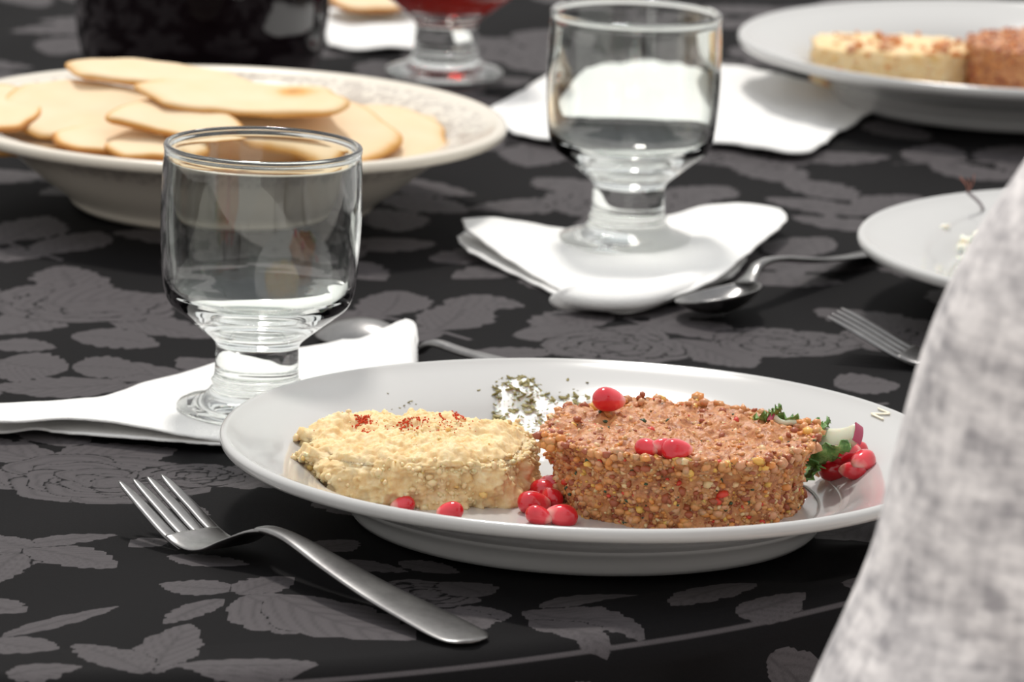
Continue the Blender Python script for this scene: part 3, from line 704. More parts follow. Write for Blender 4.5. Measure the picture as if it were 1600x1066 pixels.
def spoon(a, b, label, up=True, ln=0.19):
    r = empty('dessert_spoon', (0, 0, 0), label=label, cat='spoon'); place_axis(r, a, b)
    nu, nv = 30, 24; vs, fs = [], []
    L_, Wd, D = 0.052, 0.0175, 0.0085
    s = 1 if up else -1
    for i in range(nu + 1):
        t = i / nu; x = t * L_
        w = Wd * (sin(pi * min(1, t ** 0.8 * 0.97 + 0.015)) ** 0.62)
        for j in range(nv + 1):
            q = -1 + 2 * j / nv
            z = -D * (1 - q * q) * (sin(pi * t) ** 0.7)
            vs.append((x, q * w, (0.0098 + z) if up else (0.0015 - z)))
    for i in range(nu):
        for j in range(nv):
            k = i * (nv + 1) + j; fs.append((k, k + nv + 1, k + nv + 2, k + 1))
    o = mesh('spoon_bowl', vs, fs, M_steel, r); fixnormals(o)
    m = o.modifiers.new('thick', 'SOLIDIFY'); m.thickness = 0.0010; m.offset = 0; modsub(o, 1)
    z0 = 0.0098 if up else 0.0018
    z1 = 0.0150 if up else 0.0075
    ribbon('handle', [(0.0495, 0, z0, 0.0052, 0.0009), (0.056, 0, z0 + (0.0018 if up else -0.0002), 0.0036, 0.0012), (0.066, 0, z1, 0.0030, 0.0014), (0.085, 0, z1 * 0.95, 0.0036, 0.0013), (0.125, 0, 0.0070, 0.0060, 0.0012),
                      (0.160, 0, 0.0030, 0.0085, 0.0010), (0.182, 0, 0.0014, 0.0092, 0.0009), (ln - 0.001, 0, 0.0011, 0.0060, 0.0008), (ln, 0, 0.001, 0.002, 0.0007)], r, sub=50, crown=0.3)
    return r
spoon(P(510, 500, .006), P(750, 572, .004), 'steel spoon lying face down behind the wide napkin and the front plate', up=False)
sp = spoon(P(1092, 474, .010), P(1335, 400, .004), 'steel spoon lying face up on the cloth, right of the folded napkin', up=True)
sp.rotation_euler.x = radians(-11)

# ------------------------------------------------------------------ food
def vor(p, s):
    d, _ = noise.voronoi(Vector(p) * s); return d[0]
def lumpy(name, c, R, Hh, mat_, outline, side_amp, top_amp, parent=None, lip=0.0, na=260, ns=34, ntp=46, sd=0.0, crumb=0.0, dome=0.0, liph=0.75, rim=0.0, fr=90, rnd=0.0):
    """moulded cake of paste: rough wall, flattish top; returns the object and a surface sampler"""
    rows = []
    for i in range(ns + 1):
        t = i / ns; rows.append((1.0 + lip * max(0, (t - liph) / (1 - liph)) ** 0.8 - rnd / R * max(0, (t - 0.6) / 0.4) ** 2, t * Hh - rnd * 0.9 * max(0, (t - 0.6) / 0.4) ** 1.2, 0, t))
    for i in range(1, ntp + 1):
        t = i / ntp; q = 1 - t
        rows.append(((1 + lip - rnd / R) * q, Hh - rnd * 0.9 * max(0, (q - 0.72) / 0.28) ** 2 + dome * (1 - q * q) + rim * math.exp(-((q - 0.93) / 0.06) ** 2), 1, t))
    grid = np.zeros((len(rows), na, 3))
    for i, (r, z, top, t) in enumerate(rows):
        for k in range(na):
            a = 2 * pi * k / na; o_ = outline(a)
            x, y = cos(a) * R * r * o_, sin(a) * R * r * o_
            if not top:
                n = Vector((cos(a), sin(a), 0))
            else: n = Vector((0, 0, 1))
            if top and t < 0.06: n = Vector((cos(a) * 0.7, sin(a) * 0.7, 0.7))
            if not top and t > 0.92: n = Vector((cos(a) * 0.7, sin(a) * 0.7, 0.7))
            p = (x + sd, y, z)
            am = top_amp if top else side_amp
            d = noise.fractal(Vector(p) * fr, 0.8, 2.0, 4) * am
            d += (0.5 - vor(p, 260)) * crumb * (0.45 if top else 1.0) + (0.4 - vor(p, 620)) * crumb * 0.5
            if not top and t > 0.75 and lip > 0: d += noise.noise(Vector((cos(a) * 5 + sd, sin(a) * 5, 2))) * R * 0.05
            if top and t > 0.97: d *= 0.5
            grid[i, k] = (x + n.x * d, y + n.y * d, max(z + n.z * d, 0.0))
    nr = len(rows); vs = [tuple(grid[i, k]) for i in range(nr - 1) for k in range(na)]
    vs.append(tuple(grid[-1].mean(0))); fs = []
    for i in range(nr - 2):
        for k in range(na): fs.append((i * na + k, i * na + (k + 1) % na, (i + 1) * na + (k + 1) % na, (i + 1) * na + k))
    for k in range(na): fs.append(((nr - 2) * na + k, (nr - 2) * na + (k + 1) % na, len(vs) - 1))
    fs.append(tuple(range(na - 1, -1, -1)))
    o = mesh(name, vs, fs, mat_, parent, loc=c if parent is None else None)
    return o, grid, ns
ICO = None
def ico():
    global ICO
    if ICO is None:
        bm = bmesh.new(); bmesh.ops.create_icosphere(bm, subdivisions=1, radius=1)
        ICO = ([v.co.copy() for v in bm.verts], [[v.index for v in f.verts] for f in bm.faces]); bm.free()
    return ICO
def chunks(name, items, mats, parent, smooth=True, kind='stuff'):
    """items: (centre, (sx, sy, sz), material index); low-poly lumps joined as one part"""
    V, Fc = ico(); vs, fs, mi = [], [], []
    for c, s, m_ in items:
        R_ = Matrix.Rotation(random.uniform(0, 6.28), 3, random.choice('XYZ')) @ Matrix.Rotation(random.uniform(0, 6.28), 3, 'Z')
        k = len(vs)
        for v in V:
            j = 1 + random.uniform(-0.22, 0.22)
            vs.append(Vector(c) + R_ @ Vector((v.x * s[0] * j, v.y * s[1] * j, v.z * s[2] * j)))
        for f_ in Fc: fs.append(tuple(k + q for q in f_)); mi.append(m_)
    o = mesh(name, vs, fs, mats, parent, smooth=smooth, midx=mi)
    if kind: o['kind'] = kind
    return o
def flakes(name, items, mats, parent):
    """thin irregular flakes: (centre, size, material index)"""
    vs, fs, mi = [], [], []
    for c, s, m_ in items:
        k = len(vs); n = 5; e_ = Matrix.Rotation(random.uniform(-0.6, 0.6), 3, 'X') @ Matrix.Rotation(random.uniform(-0.6, 0.6), 3, 'Y') @ Matrix.Rotation(random.uniform(0, 6.28), 3, 'Z')
        for z in (-0.12, 0.12):
            for i in range(n):
                a = 2 * pi * i / n; r = s * random.uniform(0.6, 1.1)
                vs.append(Vector(c) + e_ @ Vector((cos(a) * r, sin(a) * r * 0.5, z * s + 0.1 * s * cos(2 * a))))
        fs.append(tuple(k + n + i for i in range(n))); fs.append(tuple(k + n - 1 - i for i in range(n)))
        for i in range(n): fs.append((k + i, k + (i + 1) % n, k + n + (i + 1) % n, k + n + i))
        mi += [m_] * (n + 2)
    o = mesh(name, vs, fs, mats, parent, smooth=False, midx=mi); o['kind'] = 'stuff'
    return o

# hummus on the front plate
def hummus():
    c = P(647, 684, 0.026); c.z = TZ + 0.0080
    r = empty('hummus_serving', c, label='cream coloured moulded hummus dusted with red paprika, on the front plate', cat='hummus')
    def ol(a):
        x, y = cos(a), sin(a); p = 3.0
        k = (abs(x) ** p + abs(y * 1.12) ** p) ** (-1 / p)
        return k * (1 + 0.03 * sin(3 * a + 1)) * (1.05 if x > 0.6 and y < 0.2 else 1.0)
    body, g, ns = lumpy('paste', None, 0.0425, 0.0205, M_hummus, ol, 0.0050, 0.0038, r, sd=1.0, crumb=0.0034, dome=0.0012, lip=0.03, na=340, ns=44, ntp=60, fr=62, rnd=0.0038)
    it = []
    na = g.shape[1]
    for _ in range(1100):
        i = random.randrange(0, g.shape[0] - 4) if random.random() < 0.35 else random.randrange(0, ns + 2); k = random.randrange(na)
        if noise.noise(Vector(g[i, k]) * 75) < 0.02: continue
        s = random.choice((0.0006, 0.0008, 0.0011, 0.0017)) * random.uniform(0.8, 1.2) * (1 if i < ns + 3 else 0.7)
        it.append((g[i, k], (s, s * 0.85, s * 0.7), 0 if random.random() < 0.88 else 1))
    chunks('crumbs', it, [M_hgrain, M_hgrain2], r)
    it = []
    def dust(cx, cy, n, sx, sy, sz=0.00045):
        q = P(cx, cy, 0.0285); lx, ly = q.x - c.x, q.y - c.y
        for _ in range(n):
            x, y = lx + random.gauss(0, sx), ly + random.gauss(0, sy)
            d = np.hypot(g[ns:, :, 0] - x, g[ns:, :, 1] - y); ij = np.unravel_index(np.argmin(d), d.shape)
            if d[ij] > 0.003: continue
            s = random.uniform(0.5, 1.3) * sz
            it.append(((x, y, g[ns + ij[0], ij[1], 2] + 0.0003), (s, s, s * 0.7), 0))
    dust(566, 662, 150, 0.0014, 0.0022); dust(574, 676, 25, 0.001, 0.002); dust(632, 674, 45, 0.0010, 0.0020); dust(650, 672, 24, 0.003, 0.0015)
    dust(690, 662, 14, 0.001, 0.001); dust(716, 652, 60, 0.0012, 0.0035); dust(705, 675, 70, 0.006, 0.005, 0.0003); dust(640, 672, 30, 0.014, 0.006, 0.0003)
    chunks('paprika_dust', it, [M_paprika], r)
hummus()

def grain_pick():
    return random.choices(range(8), (32, 14, 9, 24, 4, 5, 4, 18))[0]
def patty():
    c = P(1063, 676, 0.0345); c.z = TZ + 0.0080
    r = empty('bulgur_patty', c, label='thick round red-brown bulgur patty with visible grains, on the front plate', cat='patty')
    def ol(a): return 1 + 0.012 * sin(2 * a + 1) + 0.01 * sin(5 * a)
    body, g, ns = lumpy('paste', None, 0.0445, 0.0265, M_meat, ol, 0.0030, 0.0036, r, sd=5.0, crumb=0.0018, lip=0.105, liph=0.72, dome=0.0004)
    it = []; na = g.shape[1]
    for _ in range(3900):
        onside = random.random() < 0.74
        if onside:
            k = int(random.uniform(0.42, 1.08) * na) % na; i = random.randrange(0, ns + 3)
        else:
            i = ns + int((1 - sqrt(random.random())) * (g.shape[0] - ns - 2)); k = random.randrange(na)
        m_ = grain_pick()
        s = random.choice((0.0005, 0.0007, 0.0009, 0.0012, 0.0018)) * random.uniform(0.8, 1.2)
        if m_ == 5: s *= 0.7
        if not onside and i > ns + 6: s *= 0.85
        p = g[i, k].copy(); p[:2] *= (1 - random.uniform(0, 0.8) * s / 0.045 if onside else 1.0); p[2] -= (0 if onside else random.uniform(0, 0.9) * s)
        it.append((p, (s * 1.25, s, s * 0.75), m_))
    for _ in range(210):                                # ragged lip
        k = random.randrange(na); i = random.randrange(ns - 5, ns + 4); p = g[i, k].copy(); p[:2] *= random.uniform(1.0, 1.03)
        s = random.uniform(0.0012, 0.0023); it.append((p, (s * 1.2, s, s * 0.75), random.choice((0, 0, 1, 7, 7, 3, 6))))
    for px, py, n in ((860, 692, 26), (1252, 672, 14), (985, 634, 14), (1100, 634, 6)):
        q = P(px, py, 0.034) - c
        for _ in range(n):
            s = random.uniform(0.0012, 0.0024)
            it.append(((q.x + random.gauss(0, 0.0022), q.y + random.gauss(0, 0.003), 0.026 + random.uniform(-0.001, 0.0035)), (s, s, s * 0.8), random.choice((0, 1, 1, 7, 3))))
    chunks('grains', it, M_grains, r)
patty()

def mound(name, c, lobes, mat_, sd=0.0, n=110, amp=0.0012, label=None, cat=None, ext=None, base=0.0, parent=None):
    """smooth heap over an elliptical footprint; lobes: (x, y, rx, ry, h)"""
    ex = ext or 0.05
    xs = np.linspace(-ex, ex, n); hz = np.zeros((n, n))
    for j, y in enumerate(xs):
        for i, x in enumerate(xs):
            q = 0.0
            for (lx, ly, rx, ry, h) in lobes:
                d = ((x - lx) / rx) ** 2 + ((y - ly) / ry) ** 2
                d *= 1 + 0.35 * noise.noise(Vector((x * 70 + sd, y * 70, 1)))
                if d < 1: q = max(q, h * (1 - d) ** 0.45) if h < 0.006 else max(q, h * (1 - d) ** 0.75)
            if q > 0: q += noise.fractal(Vector((x * 110 + sd, y * 110, q * 60)), 0.9, 2, 3) * amp
            hz[j, i] = q
    vs, fs = [], []; idx = {}
    def vid(j, i):
        if (j, i) not in idx:
            idx[(j, i)] = len(vs); vs.append((xs[i], xs[j], max(0, hz[j, i]) + base))
        return idx[(j, i)]
    for j in range(n - 1):
        for i in range(n - 1):
            if hz[j:j + 2, i:i + 2].max() > 0: fs.append((vid(j, i), vid(j, i + 1), vid(j + 1, i + 1), vid(j + 1, i)))
    o = mesh(name, vs, fs, mat_, parent, loc=c if parent is None else None)
    return o, xs, hz
def yogurt():
    c = P(850, 650, 0.012); c.z = TZ + 0.0082
    r = empty('yogurt_serving', c, label='white yogurt sprinkled with dried green herbs, between hummus and patty', cat='yogurt')
    lob = [(-0.024, 0.004, 0.017, 0.020, 0.0105), (-0.003, 0.002, 0.032, 0.034, 0.0135), (-0.011, 0.004, 0.023, 0.026, 0.0175), (0.000, -0.02, 0.022, 0.034, 0.0070), (0.044, 0.012, 0.040, 0.020, 0.0165), (0.012, 0.002, 0.028, 0.030, 0.0135)]
    o, xs, hz = mound('yogurt', None, lob, M_yogurt, sd=3.0, ext=0.083, parent=r, amp=0.0015, n=190)
    it = []
    while len(it) < 480:
        x, y = random.gauss(-0.009, 0.0145), random.gauss(-0.004, 0.017)
        i, j = int(np.searchsorted(xs, x)), int(np.searchsorted(xs, y))
        if hz[j, i] < 0.003: continue
        s = random.choice((0.0005, 0.0007, 0.0010, 0.0014, 0.0022))
        it.append(((x, y, hz[j, i] + 0.0006), s, random.choice((0, 0, 1))))
    flakes('dried_herb_flakes', it, [M_flake, M_flake2], r)
yogurt()
def stray():
    it = []
    c = P(640, 636, 0.02)
    for px, py, s in ((606, 617, .0008), (638, 631, .0014), (631, 636, .0011), (643, 629, .0009), (650, 634, .0006), (625, 640, .0006), (603, 644, .0007), (887, 596, .0014), (917, 600, .0012), (612, 642, .0005), (748, 612, .0011)):
        p = on_plate(px, py, PC, 0.0006); it.append((p - c, s, 0))
    o = flakes('herb_flakes_on_rim', it, [M_flake], None); o.location = c
    tag(o, 'few stray dried herb flakes on the far inner rim of the front plate', 'herb')
stray()

# pomegranate seeds
def seed_mesh():
    bm = bmesh.new(); bmesh.ops.create_icosphere(bm, subdivisions=3, radius=1)
    for v in bm.verts:
        x, y, z = v.co; t = (x + 1) / 2
        w = 0.62 + 0.42 * t ** 0.9
        fac = 1 - 0.05 * abs(sin(2.5 * math.atan2(z, y)))
        v.co = Vector((x * 0.0055, y * 0.0046 * w * fac, z * 0.0044 * w * fac))
    me = bpy.data.meshes.new('pomegranate_seed'); bm.to_mesh(me); bm.free(); me.materials.append(M_seed)
    me.polygons.foreach_set('use_smooth', [True] * len(me.polygons)); return me
SM = seed_mesh()
TOPZ = 0.0375
for px, py, z, yaw, sc, lab in (
    (952, 625, TOPZ + .0035, 200, 1.12, 'large shiny pomegranate seed on the far top edge of the patty'),
    (1012, 700, TOPZ + .0005, 150, 0.85, 'pomegranate seed left of the pair on the front edge of the patty top'),
    (1036, 699, TOPZ + .001, 20, 0.86, 'middle seed of the three pomegranate seeds on the front edge of the patty'),
    (1058, 703, TOPZ + .001, 190, 1.0, 'rightmost of the three pomegranate seeds on the front edge of the patty'),
    (835, 786, .012, 200, 1.10, 'pale-tipped pomegranate seed lying left of the patty, in front of its cluster'),
    (851, 766, .0125, 160, 1.0, 'dark red pomegranate seed at the back left of the cluster beside the patty'),
    (864, 760, .0135, 330, 1.05, 'highest pomegranate seed at the back of the cluster beside the patty'),
    (862, 777, .0125, 300, 0.9, 'pomegranate seed between the patty and the pale-tipped one'),
    (843, 806, .0115, 170, 0.9, 'pale pomegranate seed half hidden by the rim, front of the cluster'),
    (877, 806, .0115, 10, 1.05, 'pomegranate seed at the foot of the patty, half hidden by the front rim'),
    (629, 789, .0105, 20, 0.8, 'pomegranate seed under the front left of the hummus, almost hidden by the rim'),
    (703, 799, .0110, 0, 0.85, 'lone pomegranate seed in front of the middle of the hummus'),
    (1263, 713, .0145, 80, 1.0, 'pomegranate seed peeking out from behind the right side of the patty'),
    (1306, 748, None, 185, 1.20, 'largest pomegranate seed, at the front of the cluster right of the patty'),
    (1318, 740, .0075, 200, 1.15, 'pink pomegranate seed on top of the cluster right of the patty'),
    (1346, 738, None, 60, 1.10, 'pomegranate seed at the right end of the cluster right of the patty'),
    (1335, 722, None, 40, 0.95, 'pomegranate seed at the back of the cluster right of the patty'),
    (1331, 752, None, 0, 0.9, 'small pomegranate seed low in the cluster right of the patty'),
):
    o = link(bpy.data.objects.new('pomegranate_seed', SM)); p = on_plate(px, py, PC, z or 0.0040) if (z is None or z < 0.009) else P(px, py, z)
    sc *= 1.08; o.location = p; o.scale = (sc, sc, sc)
    o.rotation_euler = (random.uniform(0, 6), random.uniform(-0.25, 0.25), radians(yaw))
    tag(o, lab, 'pomegranate seed', 'pomegranate seeds on the front plate')

# salad behind the patty: frilly leaves, radish pieces, crumb
def frill_leaf(pts, wid, label, nu=26, nv=12, up=0.003):
    cen = catmull([tuple(P(*p)) for p in pts], nu); c = Vector(cen[nu // 2])
    vs, fs = [], []
    for i, p in enumerate(cen):
        a, b = cen[max(i - 1, 0)], cen[min(i + 1, nu - 1)]; t = b - a; t /= np.linalg.norm(t); s = np.cross(t, [0, 0.35, 1.0]); s /= np.linalg.norm(s)
        u = np.cross(s, t); w = wid * sin(pi * (0.06 + 0.9 * i / (nu - 1))) ** 0.7
        for j in range(nv + 1):
            q = -1 + 2 * j / nv
            r = 1 + 0.18 * (-1) ** i * abs(q)
            vs.append(p + s * q * w * r + u * (abs(q) * up + 0.0012 * sin(i * 1.3 + q * 2) * abs(q) + 0.0006 * sin(i * 3.1 + j * 2)) - np.array(c))
    for i in range(nu - 1):
        for j in range(nv): k = i * (nv + 1) + j; fs.append((k, k + 1, k + nv + 2, k + nv + 1))
    o = mesh('herb_leaf', vs, fs, M_leaf, loc=c); m = o.modifiers.new('thick', 'SOLIDIFY'); m.thickness = 0.0004
    tag(o, label, 'herb leaf', 'green salad leaves behind the patty'); return o
frill_leaf([(1246, 762, .014), (1266, 732, .019), (1292, 716, .024), (1330, 702, .028)], 0.0095, 'deep green leaf lying under the pale radish stick')
frill_leaf([(1235, 740, .012), (1262, 700, .024), (1280, 672, .029), (1290, 668, .029)], 0.0045, 'green leaf curling up between the patty and the radish stick')
frill_leaf([(1180, 668, .030), (1200, 662, .034), (1232, 663, .035), (1252, 672, .033)], 0.0036, 'green leaf behind the far right edge of the patty')
frill_leaf([(1196, 655, .036), (1210, 645, .040), (1221, 636, .043)], 0.0012, 'thin green sprig tip standing up behind the patty', up=0.0005)
frill_leaf([(1240, 772, .010), (1247, 745, .014), (1256, 725, .018)], 0.0045, 'dark green leaf scrap at the right foot of the patty')
def slab(name, a, b, w0, w1, th, label, cat, up=(0, 0.3, 1)):
    a, b = Vector(a), Vector(b); c = (a + b) / 2; t = (b - a).normalized(); s = t.cross(Vector(up)).normalized(); u = s.cross(t)
    r = empty(name, c, label=label, cat=cat)
    vs, fs = [], []; n = 14; k = 16
    for i in range(n):
        q = i / (n - 1); p = a.lerp(b, q) - c; w = (w0 + (w1 - w0) * q) * (1 if 0 < i < n - 1 else 0.85)
        for j in range(k):
            an = 2 * pi * j / k; x = math.copysign(abs(cos(an)) ** 0.6, cos(an)) * w; y = math.copysign(abs(sin(an)) ** 0.7, sin(an)) * th
            vs.append(p + s * (x + 0.001 * sin(q * 3)) + u * (y + 0.0008 * sin(q * 7)))
    for i in range(n - 1):
        for j in range(k): fs.append((i * k + j, i * k + (j + 1) % k, (i + 1) * k + (j + 1) % k, (i + 1) * k + j))
    fs.append(tuple(range(k - 1, -1, -1))); fs.append(tuple((n - 1) * k + j for j in range(k)))
    fixnormals(mesh('flesh', vs, fs, M_radish, r))
    # coloured skin wrapped round the far end
    vs, fs = [], []
    for i in range(9):
        an = -0.95 + 1.9 * i / 8
        for z in (-1, 1):
            for rr in (0.0, 0.0005):
                vs.append((b - c) + s * sin(an) * (w1 + rr) + t * ((cos(an) - 0.9) * w1 * 0.4 + rr + 0.0002) + u * z * th * 1.02)
    for i in range(8):
        k = i * 4
        fs += [(k, k + 4, k + 5, k + 1), (k + 2, k + 3, k + 7, k + 6), (k + 1, k + 5, k + 7, k + 3), (k, k + 2, k + 6, k + 4)]
    fs += [(0, 1, 3, 2), (32, 34, 35, 33)]
    fixnormals(mesh('skin', vs, fs, M_radskin, r, smooth=False))
slab('radish_stick', P(1268, 692, .024), P(1340, 678, .031), 0.0056, 0.0042, 0.0022, 'pale radish stick with a pink skin end, right of the patty', 'radish', up=(0, -1, 0.8))
slab('radish_piece', P(1248, 668, .034), P(1205, 652, .038), 0.0034, 0.0030, 0.0014, 'small purple-skinned radish piece behind the patty', 'radish')
def crumb():
    p = on_plate(1288, 748, PC, 0.002)
    o = chunks('walnut_crumb', [((-.0022, 0, 0), (.0022, .0018, .0016), 0), ((0.0015, 0.001, .0008), (.0026, .002, .0016), 1), ((.003, -.001, -.0004), (.0015, .0014, .0012), 1)], [M_grains[2], M_crumb], None, kind=None)
    o.location = p; tag(o, 'small orange nut crumb between the patty and the seed cluster', 'crumb')
crumb()

# food on the top right plate
def far_food():
    c = P(1392, 76, 0.026); c.z = TZ + 0.0085
    r = empty('hummus_serving', c, label='hummus strewn with red bits on the top right plate', cat='hummus')
    def ol(a):
        x, y = cos(a), sin(a); p = 3.5; return (abs(x) ** p + abs(y * 1.35) ** p) ** (-1 / p)
    b, g, ns = lumpy('paste', None, 0.041, 0.020, M_hummus, ol, 0.0016, 0.002, r, sd=9.0, crumb=0.002, na=120, ns=14, ntp=18)
    it = []
    for cx, n in ((-0.022, 12), (-0.004, 14), (0.004, 8), (0.018, 8), (0.030, 14)):
        for _ in range(n):
            s = random.uniform(0.0012, 0.003); it.append(((cx + random.gauss(0, 0.003), random.uniform(-0.03, 0.02), 0.020 + random.uniform(-0.001, 0.0028)), (s, s, s * 0.7), random.choice((0, 1, 0))))
    for _ in range(40):
        k = random.randrange(60, 120); i = random.randrange(0, 14); s = random.uniform(0.001, 0.002); it.append((g[i, k], (s, s, s), random.choice((0, 2, 3))))
    chunks('spice_bits', it, [M_grains[1], M_grains[7], M_grains[2], M_hgrain2], r)
    c2 = P(1640, 82, 0.030); c2.z = TZ + 0.0085
    r2 = empty('bulgur_patty', c2, label='red-brown bulgur patty on the top right plate, cut by the photo edge', cat='patty')
    b, g, ns = lumpy('paste', None, 0.043, 0.027, M_meat, lambda a: 1 + 0.02 * sin(3 * a), 0.0016, 0.0018, r2, sd=14.0, crumb=0.002, na=120, ns=14, ntp=18)
    it = []
    for _ in range(700):
        k = random.randrange(g.shape[1]); i = random.randrange(0, g.shape[0] - 6); s = random.uniform(0.001, 0.002); it.append((g[i, k], (s, s, s * 0.8), random.choice((0, 1, 3, 3, 7, 3))))
    chunks('grains', it, M_grains, r2)
    p = P(1247, 78, 0.016)
    o = chunks('herb_scrap', [((random.gauss(0, .004), random.gauss(0, .004), random.uniform(-.003, .003)), (.004, .003, .0012), 0) for _ in range(9)], [M_leaf2], None, kind=None)
    o.location = p; tag(o, 'pale green herb scrap left of the hummus on the top right plate', 'herb')
M_leaf2 = mat('pale_herb', (0.35, 0.38, 0.16), 0.6)
far_food()

def leftovers():
    c = P(1492, 395, 0.012); c.z = TZ + 0.0085
    r = empty('cheese_crumble', c, label='crumbled white and yellowish cheese left on the right plate', cat='cheese')
    it = []
    for _ in range(150):
        x = random.gauss(0.008, 0.010); y = random.gauss(0.0, 0.010); h = max(0, 0.010 * math.exp(-((x - 0.012) / 0.014) ** 2 - (y / 0.014) ** 2))
        s = random.uniform(0.0015, 0.0034); it.append(((x, y, random.uniform(0.2, 1) * h + s * 0.6), (s * 1.2, s, s), 0))
    it += [((-0.006, 0.004, 0.013), (0.003, 0.002, 0.004), 0), ((-0.004, 0.002, 0.008), (0.004, 0.003, 0.005), 0)]
    chunks('crumbles', it, [M_cheese], r)
    a, b = P(1512, 300, .034), P(1545, 345, .020)
    t = empty('wilted_sprig', b, label='thin grey stalk with a reddish wispy tip on the right plate, beside the sleeve', cat='herb')
    pts = [a - b, (a - b) * 0.5 + Vector((0.001, 0, 0.001)), Vector((0, 0, 0)), Vector((0.010, -0.01, -0.004))]
    def tube(name, ps, rad, m):
        cp = catmull([tuple(x) for x in ps], 14); vs, fs = [], []
        for i, p in enumerate(cp):
            for k in range(6):
                q = 2 * pi * k / 6; vs.append(p + np.array([cos(q) * rad, sin(q) * rad * 0.5, sin(q) * rad]))
        for i in range(13):
            for k in range(6): fs.append((i * 6 + k, i * 6 + (k + 1) % 6, (i + 1) * 6 + (k + 1) % 6, (i + 1) * 6 + k))
        return mesh(name, vs, fs, m, t)
    tube('stalk', pts, 0.0008, mat('grey_stalk', (0.30, 0.27, 0.28), 0.7))
    mr_ = mat('reddish_wisp', (0.35, 0.14, 0.10), 0.8)
    for k in range(5):
        d = Vector((random.uniform(-0.006, 0.006), 0, random.uniform(0.004, 0.011)))
        w = tube('wisp', [a - b, (a - b) + d * 0.5 + Vector((0.001, 0, 0)), (a - b) + d], 0.00018, mr_)
leftovers()

